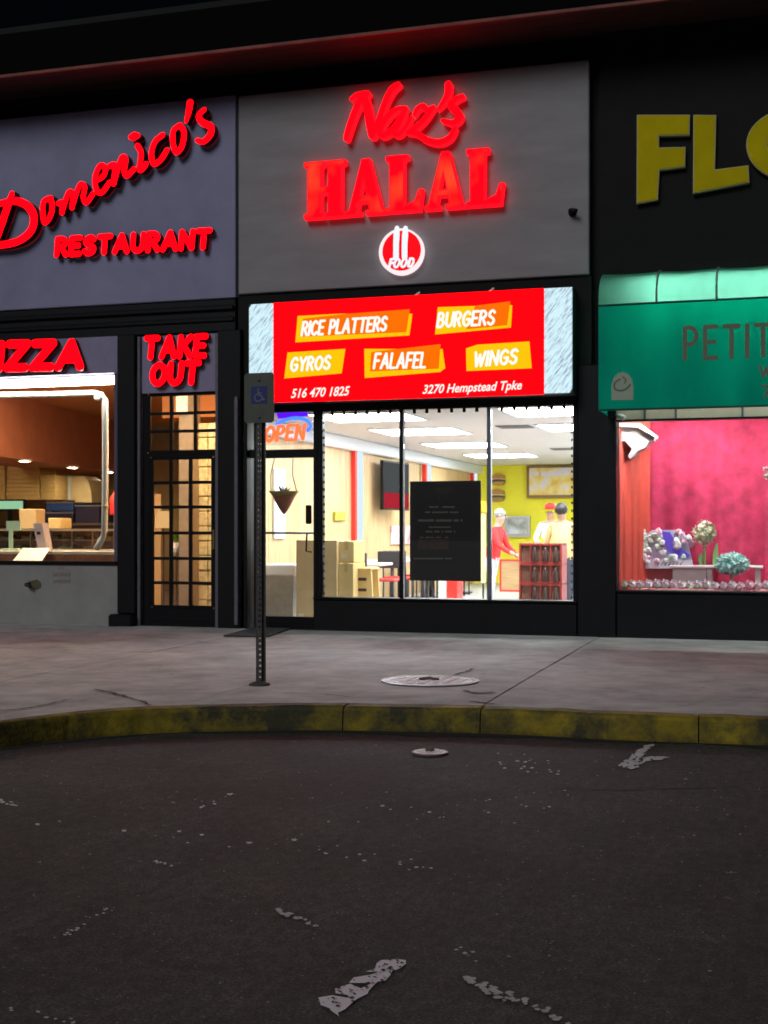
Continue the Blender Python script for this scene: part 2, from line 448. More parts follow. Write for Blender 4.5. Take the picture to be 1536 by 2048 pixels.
M_YEL = yellow_mat()
KW = .16
def kerb_y(X):
    for a, b in zip(kerb_pts, kerb_pts[1:]):
        if a[0] <= X <= b[0]: return a[1] + (b[1]-a[1])*(X-a[0])/(b[0]-a[0])
    return kerb_pts[0][1] if X < kerb_pts[0][0] else kerb_pts[-1][1]
kerb = bpy.data.objects.new('kerb', None); COL.objects.link(kerb); kerb.location = (-4, -6.4, AZ); WLOC['kerb'] = (-4, -6.4, AZ); kerb['kind'] = 'structure'
joints = sorted([kerb_pts[0][0], G(655, 1425)[0], G(655, 1425)[0]-2.55, G(655, 1425)[0]-4.6, G(940, 1430)[0], G(1395, 1440)[0], G(1395, 1440)[0]+2.4, kerb_pts[-1][0]])
for a, b in zip(joints, joints[1:]):
    n = max(2, int((b-a)/.18)); mb = MB(); prof = [(0, AZ-.1), (-.012, AZ+.02), (0, -.03), (.01, -.012), (.035, 0), (KW, .002), (KW, AZ-.1)]
    k = len(prof); vs = []
    for i in range(n+1):
        x = a+.004 + (b-a-.008)*i/n; y = kerb_y(x)
        for (o, z) in prof: vs.append((x, y + o - .02, z + (random.uniform(-.004, .004) if z > -.1 else 0)))
    fs = [(i*k+j, (i+1)*k+j, (i+1)*k+j+1, i*k+j+1) for i in range(n) for j in range(k-1)] + [list(range(k)), [n*k+j for j in range(k)][::-1]]
    mb.add(vs, fs).build('kerb_stone', M_YEL, kerb)

walk = bpy.data.objects.new('sidewalk', None); COL.objects.link(walk); walk.location = (-4, -3, AZ); WLOC['sidewalk'] = (-4, -3, AZ); walk['kind'] = 'structure'
n = 60; xs = [-22 + 32*i/n for i in range(n+1)]
MB().add([(x, .4, -.02) for x in xs] + [(x, kerb_y(x)+KW-.03, -.02) for x in xs], [(i, i+1, n+2+i, n+1+i) for i in range(n)]).build('joint_bed', M_JOINT, walk)
slab_x = [G(1090, 1337)[0] + 2.05*k for k in range(-9, 5)]
JY = -3.27
for a, b in zip(slab_x, slab_x[1:]):
    for row in (0, 1):
        g = .006; m_ = 6; q = []
        for i in range(m_+1):
            x = a+g+(b-a-2*g)*i/m_; q.append((x, JY-g if row else .36))
        for i in range(m_, -1, -1):
            x = a+g+(b-a-2*g)*i/m_; q.append((x, kerb_y(x)+KW-.01 if row else JY+g))
        dz = random.uniform(-.004, .004)
        nq = len(q); mb = MB()
        mb.add([(p[0], p[1], dz) for p in q] + [(p[0], p[1], -.1) for p in q], [list(range(nq))] + [(i, (i+1) % nq, nq+(i+1) % nq, nq+i) for i in range(nq)])
        mb.build('slab', M_WALK, walk)
def crack(pxs, w_=.012):
    pts = [G(*p) for p in pxs]; mb = MB(); q, _ = spline(pts, 1, 5); vs = []
    for i, p in enumerate(q):
        a = q[max(0, i-1)]; b = q[min(len(q)-1, i+1)]; d = Vector((b[0]-a[0], b[1]-a[1])).normalized(); ww = w_*random.uniform(.4, 1.3)*(0.2 if i in (0, len(q)-1) else 1)
        jx = random.uniform(-.012, .012)
        vs += [(p[0]-d.y*ww+jx, p[1]+d.x*ww+jx, .0085), (p[0]+d.y*ww+jx, p[1]-d.x*ww+jx, .0085)]
    mb.add(vs, [(2*i, 2*i+1, 2*i+3, 2*i+2) for i in range(len(q)-1)]).build('crack', M_JOINT, walk)
crack([(188, 1380), (225, 1388), (270, 1400), (300, 1412)], .016)
crack([(-40, 1424), (40, 1420), (90, 1411), (140, 1400)], .014)
crack([(905, 1352), (930, 1345), (945, 1338)], .02)
crack([(930, 1382), (955, 1388), (990, 1386)], .03)
crack([(940, 1404), (975, 1409), (1010, 1411)], .02)
crack([(560, 1388), (640, 1390), (720, 1398)], .01)

gut = MB(); vs = []  # gutter dirt, its dark colour also standing in for shadow at the kerb foot
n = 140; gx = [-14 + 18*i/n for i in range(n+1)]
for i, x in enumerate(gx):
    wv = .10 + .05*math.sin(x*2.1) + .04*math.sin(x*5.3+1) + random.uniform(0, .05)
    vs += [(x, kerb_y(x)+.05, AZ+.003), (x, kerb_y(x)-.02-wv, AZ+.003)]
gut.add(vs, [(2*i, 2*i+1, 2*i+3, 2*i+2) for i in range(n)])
tag(gut.build('gutter_dirt_shade', mat('gutter_dirt_shade', (.026, .023, .018), .95, var=.5, scale=14, bump=.5, bscale=60)), kind='structure')
# painted remnants on the asphalt
def paint_mat():
    m = bpy.data.materials.new('worn_paint'); m.use_nodes = True; t = m.node_tree; b = t.nodes['Principled BSDF']
    b.inputs['Base Color'].default_value = (.8, .74, .8, 1); b.inputs['Roughness'].default_value = .7
    return m
M_PAINT = paint_mat()
marks = bpy.data.objects.new('road_marking', None); COL.objects.link(marks); marks.location = (-4, -11, AZ); WLOC['road_marking'] = (-4, -11, AZ); marks['kind'] = 'structure'
def paint(poly, nm='paint_patch', z=.004, m=None):
    mb = MB(); q = [G(x, y, AZ) for x, y in poly]
    # ragged edge
    e = []
    for i, p in enumerate(q):
        r = q[(i+1) % len(q)]; L = math.hypot(r[0]-p[0], r[1]-p[1]); k = max(1, int(L/.03))
        for j in range(k):
            t = j/k; e.append((p[0]+(r[0]-p[0])*t+random.uniform(-.013, .013), p[1]+(r[1]-p[1])*t+random.uniform(-.018, .018)))
    tris = tessellate_polygon([[Vector((p[0], p[1], 0)) for p in e]])
    mb.add([(p[0], p[1], AZ+z) for p in e], [tuple(t) for t in tris]).build(nm, m or M_PAINT, marks)
paint([(745,1937),(768,1922),(806,1923),(800,1940),(770,1962),(740,1985),(706,2010),(672,2035),(652,2018),(645,1996),(668,1994),(692,2000),(697,1992),(672,1988),(676,1976),(700,1974),(728,1980),(739,1971),(704,1967),(712,1957),(740,1955),(751,1948),(742,1943)])
def seam(pxs, w_, m):
    pts = [G(x, y, AZ) for x, y in pxs]; q, _ = spline(pts, 1, 8); vs = []
    for i, p in enumerate(q):
        a = q[max(0, i-1)]; b = q[min(len(q)-1, i+1)]; d = Vector((b[0]-a[0], b[1]-a[1])).normalized(); ww = w_*random.uniform(.5, 1.3); j = random.uniform(-.015, .015)
        vs += [(p[0]-d.y*ww+j, p[1]+d.x*ww+j, AZ+.0025), (p[0]+d.y*ww+j, p[1]-d.x*ww+j, AZ+.0025)]
    MB().add(vs, [(2*i, 2*i+1, 2*i+3, 2*i+2) for i in range(len(q)-1)]).build('asphalt_seam', m, marks)
M_SEAM = mat('tar_seam', (.043, .039, .036), .8, var=.3)
seam([(980, 1555), (1180, 1580), (1540, 1570)], .008, M_SEAM)
def flakes(line, n, s, spread, m=None):
    for i in range(n):
        t = random.random()
        k = min(int(t*(len(line)-1)), len(line)-2); u = t*(len(line)-1)-k
        x = line[k][0]+(line[k+1][0]-line[k][0])*u + random.uniform(-spread, spread)
        y = line[k][1]+(line[k+1][1]-line[k][1])*u + random.uniform(-spread, spread)*.5
        r = s*random.uniform(.35, 1)
        FL.append((x, y, r))
FL = []
flakes([(938, 1958), (985, 1985), (1040, 2005), (1080, 2022), (1130, 2046)], 60, 13, 13)
flakes([(550, 1822), (585, 1836), (632, 1852)], 26, 9, 6)
flakes([(115, 1880), (160, 1855), (230, 1815)], 16, 7, 8)
flakes([(1000, 1520), (1120, 1540)], 22, 6, 30)
flakes([(0, 1605), (30, 1610)], 9, 10, 9)
flakes([(60, 1655), (700, 1705), (900, 1740)], 24, 8, 30)
flakes([(390, 1625), (480, 1580)], 10, 6, 5)
flakes([(280, 1715), (350, 1735)], 10, 6, 4)
flakes([(600, 1640), (1150, 1600)], 22, 7, 40)
flakes([(0, 2020), (160, 2046)], 10, 9, 10)
flakes([(880, 1880), (1000, 1945)], 6, 8, 10)
def lay_flakes(fl, m):
    mbf = MB()
    for (x, y, r) in fl:
        k = random.choice((5, 6, 7)); e = []
        for j in range(k):
            a = 2*math.pi*j/k; rr = r*random.uniform(.5, 1)
            e.append(G(x+rr*math.cos(a), y+rr*.42*math.sin(a), AZ))
        z = AZ + .004 + random.random()*.002
        mbf.add([(p[0], p[1], z) for p in e], [list(range(k))])
    tag(mbf.build('paint_flakes', m, marks), kind='stuff')
lay_flakes(FL, mat('chipped_paint', (.56, .55, .57), .8, var=.3))
lay_flakes([(random.uniform(-20, 1560), 1490 + 560*random.random()**.9, random.uniform(1.2, 3.2)*(1 if random.random() < .93 else 1.9)) for i in range(520)], mat('pale_grit', (.3, .3, .3), .8, var=.4))
M_PAINT2 = mat('white_chalky_paint', (.6, .61, .63), .7, var=.4, scale=12)
paint([(1290, 1492), (1305, 1490), (1278, 1522), (1264, 1530), (1248, 1536), (1240, 1532), (1262, 1512)], m=M_PAINT2)
paint([(1262, 1530), (1280, 1521), (1275, 1538), (1258, 1541), (1254, 1537)], z=.006, m=M_PAINT2)
paint([(1286, 1517), (1310, 1514), (1338, 1516), (1318, 1521), (1290, 1524), (1280, 1530)], z=.005, m=M_PAINT2)
paint([(1301, 1491), (1308, 1489), (1310, 1493), (1302, 1495)], z=.006, m=M_PAINT2)

pit = MB()
for (x0, y0, x1, y1, n_) in ((650, 2020, 800, 1928, 95), (1246, 1535, 1300, 1494, 26)):
    for i in range(n_):
        t = random.random(); x = x0+(x1-x0)*t+random.uniform(-26, 26); y = y0+(y1-y0)*t+random.uniform(-14, 14); r = random.uniform(1.5, 5)
        e = [G(x+r*random.uniform(.5, 1)*math.cos(2*math.pi*k/6), y+r*.5*random.uniform(.5, 1)*math.sin(2*math.pi*k/6), AZ) for k in range(6)]
        pit.add([(p[0], p[1], AZ+.0085) for p in e], [list(range(6))])
tag(pit.build('worn_through_spots', mat('bare_asphalt', (.05, .05, .05), .9, var=.4, scale=30), marks), kind='stuff')
gum = MB()
for i in range(110):
    x, y = random.uniform(-12, 3), random.uniform(-6, -.3)
    if y < kerb_y(x)+.3: continue
    r = random.uniform(.008, .03); k = 8
    gum.add([(x+r*random.uniform(.6, 1)*math.cos(2*math.pi*j/k), y+r*random.uniform(.6, 1)*math.sin(2*math.pi*j/k), .0065) for j in range(k)], [list(range(k))])
tag(gum.build('gum_spots', mat('dark_gum', (.16, .15, .145), .8), walk), kind='stuff')
# round covers
def disc_cover(name, pxc, rad, z, m1, m2, label):
    c = G(*pxc, z); t = thing(name, (c[0], c[1], z), label, 'cover')
    MB().lathe([(rad, 0), (rad, .012), (rad*.9, .014), (rad*.89, .008), (0, .008)], (c[0], c[1], z), 40, smooth=False).build('rim', m2, t)
    mb = MB()
    mb.lathe([(rad*.885, .008), (rad*.885, .014), (0, .014)], (c[0], c[1], z), 40, smooth=False)
    for i in range(-3, 4):
        for j in range(-3, 4):
            x, y = i*rad*.22, j*rad*.22
            if math.hypot(x, y) < rad*.75: mb.box(c[0]+x-rad*.07, c[0]+x+rad*.07, c[1]+y-rad*.07, c[1]+y+rad*.07, z+.0142, z+.019)
    mb.build('lid', m1, t)
    MB().tube([(c[0]-rad*.2, c[1]-rad*.1, z+.02), (c[0], c[1], z+.028), (c[0]+rad*.2, c[1]-rad*.08, z+.02)], .014, 6).build('lift_handle', mat('rusty_iron', (.12, .08, .06), .7), t)
disc_cover('manhole_cover', (860, 1363), .40, .002, mat('pale_cast_metal', (.62, .6, .64), .5, .15, var=.25, scale=9), M_TRIM, 'wide pale round manhole cover set in the concrete sidewalk')
disc_cover('valve_cover', (860, 1507), .115, AZ+.003, M_WHITE, M_TRIM, 'small white round valve cover lying in the dark asphalt')

# ------------------------------------------------------------------ canopy roof over all shops
SOFF_Z = 7.05
edge_y = (lambda t: -CAM_D + t)(0)
d = ray(800, 54); tt = (SOFF_Z - CAM_H)/d[2]; EDGE_Y = -CAM_D + d[1]*tt
roof = thing('canopy_roof', (-5, 0, SOFF_Z), 'dark overhanging canopy roof along the top of all the shops', 'roof')
M_SOFF = mat('brown_soffit', (.055, .02, .018), .6, var=.3, scale=2)
for k in range(5):
    y0 = EDGE_Y+.06 + (0.30-EDGE_Y-.06)*k/5; y1 = EDGE_Y+.06 + (0.30-EDGE_Y-.06)*(k+1)/5
    bx('soffit_board', M_SOFF, roof, -20, 6, y0+.003, y1-.003, SOFF_Z, SOFF_Z+.03)
bx('fascia', mat('black_fascia', (.0016, .0015, .0018), .9, spec=.1), roof, -20, 6, EDGE_Y, EDGE_Y+.055, SOFF_Z-.01, SOFF_Z+.5)
bx('drip_edge', mat('drip_edge_metal', (.26, .07, .055), .7, .0, var=.5, scale=3), roof, -20, 6, EDGE_Y+.004, EDGE_Y+.04, SOFF_Z-.045, SOFF_Z-.012)
bx('roof_deck', mat('black_roofing', (.008, .008, .009), .9), roof, -20, 6, EDGE_Y+.06, 15, SOFF_Z+.52, SOFF_Z+.6)

# ------------------------------------------------------------------ shop fronts
PT_N, PB_N = Z0(820, 160), Z0(830, 571)
PT_L, PB_L = Z0(240, 217), Z0(236, 610)
XJ = X0(478); XN1 = X0(1180)
XD0 = X0(440); XD1 = X0(492)
# --- pizzeria
pz = thing('pizzeria', (-10, 0, 0), 'pizzeria shop front with red channel letters, lit window and paned take out door', 'shop')
bx('sign_panel', M_PANEL_L, pz, -17.5, XJ-.02, -.06, .1, PB_L, PT_L, .01)
bx('panel_edge', M_BLACK, pz, XJ-.016, XJ+.016, -.04, .1, PB_L, PT_L)
zl = Z0(236, 672)
bx('upper_wall', M_DARKWALL, pz, -17.5, XJ, .1, .28, Z0(118, 752)+.013, SOFF_Z-.002)
bx('lintel', M_BLACK, pz, -17.5, XJ-.04, -.03, .1, zl, PB_L-.004)
x, _, _, _ = rect(0, 640, 470, 650)
for k, py in enumerate((628, 650)):
    bx('lintel_moulding', M_FRAME, pz, -17.5, XJ-.05, -.075+.02*k, -.031, Z0(236, py)-.03, Z0(236, py)+.03, .01)
# window bay
WX1 = X0(236); wz0, wz1 = Z0(118, 1122), Z0(118, 752)
M_HEAD = mat('lilac_header', (.27, .24, .38), .6, var=.15)
bx('header_panel', M_HEAD, pz, -17.5, WX1+.03, -.03, .1, wz1+.012, zl-.004)
bx('lower_wall', mat('grey_stucco', (.33, .32, .31), .85, var=.18, scale=2.2, bump=.4, bscale=120), pz, -17.5, WX1+.03, -.05, .1, -.05, wz0-.05)
bx('sill', M_FRAME, pz, -17.5, WX1+.02, -.08, .12, wz0-.048, wz0, .008)
bx('window_jamb', mat('purple_grey_frame', (.12, .1, .16), .4, .2), pz, WX1-.035, WX1+.03, -.045, .1, wz0+.002, wz1+.01, .005)
bx('window_pane', M_GLASS, pz, -17.4, WX1-.037, .03, .038, wz0+.002, wz1+.01)
# pilasters
px0, px1 = X0(242), X0(279)
bx('pilaster', M_BLACK, pz, px0+.005, px1-.004, -.12, .28, .16, zl-.004, .012)
bx('pilaster_base', M_BLACK, pz, px0-.09, px1+.0, -.2, .28, -.05, .155, .03)
bx('door_trim', M_TRIM, pz, px1, px1+.045, -.07, .1, 0.0, zl-.03, .006)
tx1 = X0(441)
bx('door_trim', M_TRIM, pz, tx1-.045, tx1, -.07, .1, 0.0, zl-.03, .006)
bx('pilaster', M_BLACK, pz, tx1+.004, X0(488), -.1, .28, .0, zl-.004, .012)
bx('take_out_panel', M_HEAD, pz, px1+.048, tx1-.048, -.03, .1, Z0(362, 785), zl-.03)
# door with panes
DY0, DY1 = .0, .045
dr = MB(); dz0, dz1 = Z0(366, 1243), Z0(366, 905)
dl, drr = px1+.05, tx1-.05
door = bx('door', M_FRAME, pz, dl, drr, DY0-.01, DY1+.02, dz0-.12, dz0)     # threshold block carries the door leaf
def paned(cols, rows, nm_x):
    for (xa, xb) in zip(cols, cols[1:]):
        for (za, zb) in zip(rows, rows[1:]):
            bx('pane', M_GLASS2, door, xa+.012, xb-.012, .02, .026, za+.012, zb-.012)
    for xx in cols: bx('stile', M_FRAME, door, xx-.022, xx+.022, DY0, DY1, rows[0], rows[-1], .005)
    for zz in rows: bx('muntin', M_FRAME, door, cols[0], cols[-1], DY0+.006, DY1-.006, zz-.02, zz+.02, .005)
M_GLASS2 = glass('door_glass', (.95, .92, .88))
cA = [X0(v) for v in (297, 342, 390, 434)]
rA = [Z0(366, v) for v in (903, 862, 826, 788)]
paned(cA, rA, 't')
cB = [X0(v) for v in (303, 341, 380, 425)]
rB = [Z0(366, v) for v in (1214, 1166, 1117, 1066, 1014, 965, 916)]
paned(cB, rB, 'd')
bx('door_rail', M_FRAME, door, dl, drr, DY0-.004, DY1+.004, rB[-1]+.02, rA[0]-.02)
bx('door_rail', M_FRAME, door, dl, drr, DY0-.004, DY1+.004, dz0+.002, rB[0]-.02)
for a, b, r0, r1 in ((dl, cA[0]-.022, rA[0]-.02, rA[-1]+.03), (cA[-1]+.022, drr, rA[0]-.02, rA[-1]+.03), (dl, cB[0]-.022, rB[0]-.02, rB[-1]+.02), (cB[-1]+.022, drr, rB[0]-.02, rB[-1]+.02)):
    bx('door_stile', M_FRAME, door, a, b, DY0-.002, DY1+.002, r0, r1)
bx('door_head', M_FRAME, door, dl, drr, DY0-.004, DY1+.004, rA[-1]+.02, Z0(362, 785)-.002)
bx('door_handle', mat('dull_brass', (.4, .3, .12), .35, .8), door, cB[-1]+.03, cB[-1]+.055, -.07, -.03, 1.0, 1.25, .006)
# pizzeria room
PXR = XJ + .02
bx('room_floor', mat('brown_tile_floor', (.2, .13, .09), .5, var=.3), pz, -17.5, PXR-.1, .28, 9, -.06, .0)
bx('room_ceiling', mat('orange_ceiling', (.7, .3, .1), .8), pz, -17.5, PXR-.1, .282, 9, 3.42, 3.5)
bx('room_back_wall', mat('olive_tan_wall', (.36, .25, .11), .8, var=.25, scale=1.2), pz, -17.5, PXR-.1, 9, 9.1, 0, 3.5)
bx('room_side_wall', mat('terracotta_wall', (.42, .2, .1), .8, var=.15), pz, PXR-.22, PXR-.12, .282, 9, 0, 3.42)
bx('room_side_wall', MATS['terracotta_wall'], pz, -17.6, -17.5, -.05, 9, 0, 6)
bx('lobby_soffit', MATS['orange_ceiling'], pz, -9.0, PXR-.23, 2.75, 3.6, 2.95, 3.415)
# bulkhead over the counter, its brown face running into the room
a = G(-60, 905, 2.4); b = G(250, 947, 2.4)
dv = Vector((b[0]-a[0], b[1]-a[1])).normalized(); nv = Vector((dv.y, -dv.x))
A0 = Vector(a) - dv*1.5; B0 = Vector(b) + dv*1.5
mb = MB(); q = [A0, B0, B0 - nv*1.2, A0 - nv*1.2]
mb.add([(p.x, max(p.y, .3), 2.4) for p in q] + [(p.x, max(p.y, .3), 3.415) for p in q], [(0,1,2,3),(4,5,6,7),(0,1,5,4),(1,2,6,5),(2,3,7,6),(3,0,4,7)])
mb.build('bulkhead', mat('brown_bulkhead', (.62, .22, .11), .65, var=.2, scale=2), pz)

# --- halal shop
hz = thing('halal_shop', (-4.4, 0, 0), 'grey fronted halal food shop with bright glass front and black frames', 'shop')
bx('sign_panel', M_PANEL, hz, XJ+.02, XN1, -.07, .1, PB_N, PT_N, .012)
bx('upper_wall', M_DARKWALL, hz, XJ+.002, XN1+.1, .102, .28, 2.74, SOFF_Z-.002)
wt = Z0(900, 815)
bx('lintel', M_DARKWALL, hz, XJ+.0, XN1+.02, -.03, .1, wt+.004, PB_N-.004)
xl = X0(492)
bx('pilaster', M_BLACK, hz, xl-.0, X0(499), -.09, .28, 0, wt, .01)
bx('pilaster_trim', M_TRIM, hz, X0(477), X0(484), -.14, -.103, .05, wt+.2, .005)
# pillar towards the flower shop
bx('pillar', M_BLACK, hz, X0(1156), X0(1233), -.06, .28, -.05, wt+.45, .012)
# windows: three panes
wx = [X0(v) for v in (642, 804, 979, 1154)]; wb = Z0(900, 1198)
bx('bulkhead_wall', M_BLACK, hz, X0(629), X0(1156)-.003, -.05, .2, -.05, wb-.03, .012)
bx('window_sill', M_FRAME, hz, X0(629), X0(1156)-.003, -.07, .2, wb-.028, wb, .006)
for i, xx in enumerate(wx):
    wdt = .045 if i in (0, 3) else .03
    bx('mullion', M_FRAME if i != 2 else mat('steel_mullion', (.2, .22, .26), .35, .5), hz, xx-wdt, xx+wdt*.6, -.02, .07, wb+.002, wt, .006)
for a, b in zip(wx, wx[1:]):
    bx('window_pane', M_GLASS, hz, a+.02, b-.032, .02, .028, wb+.002, wt)
bx('window_head', M_FRAME, hz, wx[0]-.0, wx[3], -.021, .071, wt-.012, wt+.003)
# little clips of a light string round the panes
mb = MB()
for a, b in zip(wx, wx[1:]):
    k = 7
    for i in range(1, k):
        xx = a + (b-a)*i/k; mb.box(xx-.018, xx+.018, -.005, .018, wt-.06, wt-.013)
for xx in (wx[0]+.04, wx[3]-.06):
    for i in range(24):
        zz = wb+.03+(wt-wb-.1)*i/24; mb.box(xx-.008, xx+.008, -.004, .018, zz, zz+.03)
tag(mb.build('light_string_clips', M_FRAME, hz), kind='stuff')
# door
ddl, ddr = X0(517), X0(641)
hd = bx('door', M_FRAME, hz, ddl-.05, X0(629)-.004, -.03, .1, -.05, .055)
th = Z0(575, 907)
bx('door_stile', M_FRAME, hd, X0(628), wx[0]-.046, -.02, .07, .056, wt)
bx('door_stile', M_FRAME, hd, X0(509), X0(522), -.02, .07, .056, wt)
bx('door_rail', M_FRAME, hd, X0(522), X0(628), -.018, .068, th-.055, th+.05)
bx('door_rail', M_FRAME, hd, X0(522), X0(628), -.018, .068, .057, Z0(575, 1233))
bx('pane', M_GLASS, hd, X0(522), X0(628), .02, .028, Z0(575, 1233), th-.055)
bx('transom_pane', M_GLASS, hd, X0(522), X0(628), .02, .028, th+.05, wt)
bx('side_pane', M_GLASS, hd, X0(499), X0(509), .02, .028, .06, wt)
bx('door_rail', M_FRAME, hd, X0(499), X0(509), -.018, .068, th-.05, th+.055)
pz_ = Z0(575, 1066)
MB().tube([(X0(523), .09, pz_), (X0(627), .09, pz_)], .014, 8).build('push_bar', M_TRIM, hd)
bx('lock', M_FRAME, hd, X0(613), X0(624), -.04, .0, Z0(620, 1048), Z0(620, 1010), .01)
hx = X0(618)
MB().tube([(hx+.04, -.02, Z0(618, 1066)), (hx, -.075, Z0(618, 1068)), (hx-.01, -.075, Z0(618, 1102)), (hx+.04, -.02, Z0(618, 1104))], .011, 8).build('handle', M_FRAME, hd)
# room
HXL, HXR, HYB, HCZ = -6.65, -1.955, 14.0, 2.725
M_FLOOR = mat('grey_tile_floor', (.42, .42, .43), .35, var=.12, scale=2)
bx('room_floor', M_FLOOR, hz, HXL-.1, HXR, .2, HYB, -.06, .03)
bx('room_ceiling', mat('white_ceiling', (.72, .7, .66), .85), hz, HXL-.1, HXR, .1, HYB, HCZ, HCZ+.06)
M_WOODW = wood('pale_wood_panelling', (.5, .315, .145), (.66, .455, .24))
pl = [.14 + 1.1*k for k in range(13)]
for a, b in zip(pl, pl[1:]):
    bx('wall_panel', M_WOODW, hz, HXL-.05, HXL+random.uniform(0, .004), a+.004, min(b, HYB)-.004, .03, HCZ-.002)
bx('room_side_wall', M_WHITE, hz, HXR, HXR+.075, .29, HYB, .03, HCZ)
bx('room_side_wall', MATS['pale_wood_panelling'], hz, HXL-.12, HXL-.055, .1, HYB, .03, HCZ)
bx('room_back_wall', mat('yellow_wall', (.9, .83, .03), .6, var=.05), hz, HXL-.1, HXR+.075, HYB, HYB+.1, .03, HCZ)
bx('crown_trim', mat('white_crown', (.82, .86, .9), .5), hz, HXL+.005, HXL+.14, .3, HYB-.01, HCZ-.2, HCZ-.002, .02)
M_STR = emis('white_strip_glow', (.72, .88, 1.0), 1.15); M_RSTR = mat('red_paint', (.8, .03, .02), .5)  # white pilaster strips are given a glow of their own; they are no lamps
for y in (4.9, 9.3, 13.4):
    bx('wall_strip', M_STR, hz, HXL+.005, HXL+.07, y, y+.33, 1.06, HCZ-.202)
    bx('wall_strip', M_RSTR, hz, HXL+.005, HXL+.075, y-.1, y-.003, 1.06, HCZ-.202)

# --- flower shop
fz = thing('flower_shop', (0, 0, 0), 'dark flower shop front with a pink curtained display window', 'shop')
FW0 = X0(1233); FWB, FWT = Z0(1390, 1182), Z0(1390, 838)
bx('upper_wall', M_DARKWALL, fz, XN1+.103, 4, .02, .28, FWT+.16, SOFF_Z-.002)
bx('base_wall', M_BLACK, fz, FW0+.002, 4, -.04, .25, -.05, FWB-.03, .012)
bx('window_sill', M_FRAME, fz, FW0+.002, 4, -.06, .25, FWB-.028, FWB, .006)
bx('window_header', mat('cream_header', (.7, .52, .42), .7, var=.1), fz, FW0+.002, 4, -.02, .2, FWT+.012, FWT+.157)
for v in (1290, 1352, 1485):
    bx('header_batten', M_TRIM, fz, X0(v)-.012, X0(v)+.012, -.032, -.022, FWT+.012, FWT+.157)
bx('window_head', M_FRAME, fz, FW0+.002, 4, -.03, .1, FWT-.012, FWT+.01)
bx('window_pane', M_GLASS, fz, FW0+.01, 3.9, .03, .038, FWB+.002, FWT-.013)
bx('room_floor', mat('display_floor', (.7, .3, .34), .8), fz, FW0-.012, 4, .252, 2.2, FWB-.1, FWB-.01)
bx('room_ceiling', M_WHITE, fz, FW0-.012, 4, .282, 2.2, FWT+.2, FWT+.25)
bx('room_side_wall', M_WHITE, fz, FW0-.06, FW0-.014, .281, 2.15, FWB-.1, FWT+.25)
bx('room_side_wall', M_WHITE, fz, 3.9, 4, .281, 2.2, FWB-.1, FWT+.25)
bx('room_back_wall', M_WHITE, fz, FW0-.06, 4, 2.2, 2.3, -.05, FWT+.25)

# ------------------------------------------------------------------ red letters: brush script of the pizzeria
def sign(name, label, px, py, Y, cat='sign'):
    c = P(px, py, Y); return thing(name, (c[0], Y, c[1]), label, cat)
YS = -.16
def script(parent, strokes_by_letter, mapf, sc, mats, y0, y1, side):
    for strokes in strokes_by_letter:
        mb = MB()
        for k, (pts, wd) in enumerate(strokes):
            q = [P(*mapf(p), y0) for p in pts]
            ws = [v*sc*SC(mapf(pts[0])[0], y0) for v in (wd if isinstance(wd, (list, tuple)) else [wd]*len(pts))]
            mb.stroke(q, ws, y0 - .0008*k, y1, True, 0, side)
        mb.build('letter', mats, parent)
c1 = lambda p: (p[0]/3, 150 + p[1]/3)
dom = sign('script_sign', 'slanting red brush script letters reading Domenico\'s on the lavender panel', 210, 360, -.06)
DL = [
 [([(72, 712), (45, 790), (15, 880), (-20, 985)], [34, 46, 46, 36]), ([(-120, 860), (-40, 790), (40, 762), (110, 758), (170, 790), (202, 850), (190, 925), (130, 985), (40, 1015), (-90, 1025)], [26, 34, 40, 44, 48, 50, 50, 46, 42, 36])],
 [([(300, 738), (262, 760), (256, 820), (268, 884), (300, 850), (314, 790), (302, 738)], 34)],
 [([(352, 770), (375, 768), (372, 825)], 34), ([(378, 800), (412, 705), (438, 720), (432, 795)], 34), ([(440, 770), (478, 660), (508, 672), (500, 735), (520, 765), (556, 715)], 32)],
 [([(578, 632), (622, 604), (632, 556), (600, 545), (570, 610), (578, 688), (612, 704), (656, 645)], 33)],
 [([(660, 545), (690, 545), (682, 650)], 36), ([(690, 620), (728, 500), (754, 506), (746, 578), (764, 604), (802, 565)], 34)],
 [([(825, 425), (846, 470), (836, 560), (850, 566), (876, 535)], 34), ([(785, 372), (805, 368), (826, 364)], [34, 58, 34])],
 [([(975, 360), (930, 400), (908, 470), (922, 532), (965, 508), (1000, 452)], 34)],
 [([(1078, 302), (1040, 335), (1038, 410), (1058, 464), (1092, 425), (1104, 345), (1080, 302)], 34)],
 [([(1140, 166), (1132, 220), (1116, 280)], [42, 38, 22])],
 [([(1225, 208), (1192, 245), (1215, 285), (1262, 308), (1262, 355), (1222, 398), (1184, 392)], [30, 34, 40, 42, 40, 36, 30])],
]
script(dom, DL, c1, 1/3, [M_RED, M_RETURN], -.19, -.065, 1)
rs = sign('restaurant_sign', 'red capital letters reading RESTAURANT under the slanting script', 265, 500, -.06)
stroke_word('RESTAURANT', P(113, 510, -.16), P(417, 494, -.16), 32*SC(260), 11.5*SC(260), -.16, -.065, [M_RED, M_RETURN], rs, gap=.42, side=1, shear=.08)
ps = sign('pizza_sign', 'bold red capital letters reading PIZZA above the pizzeria window', 80, 720, -.03)
stroke_word('PIZZA', P(-48, 737, -.12), P(160, 733, -.12), 47*SC(60), 17*SC(60), -.12, -.032, [M_RED, M_RETURN], ps, gap=.34, side=1, shear=.12)
ts = sign('take_out_sign', 'red capital letters reading TAKE OUT over the paned door', 352, 730, -.03)
stroke_word('TAKE', P(290, 715, -.11), P(408, 711, -.11), 38*SC(350), 12*SC(350), -.11, -.032, [M_RED, M_RETURN], ts, gap=.42, side=1, shear=.1)
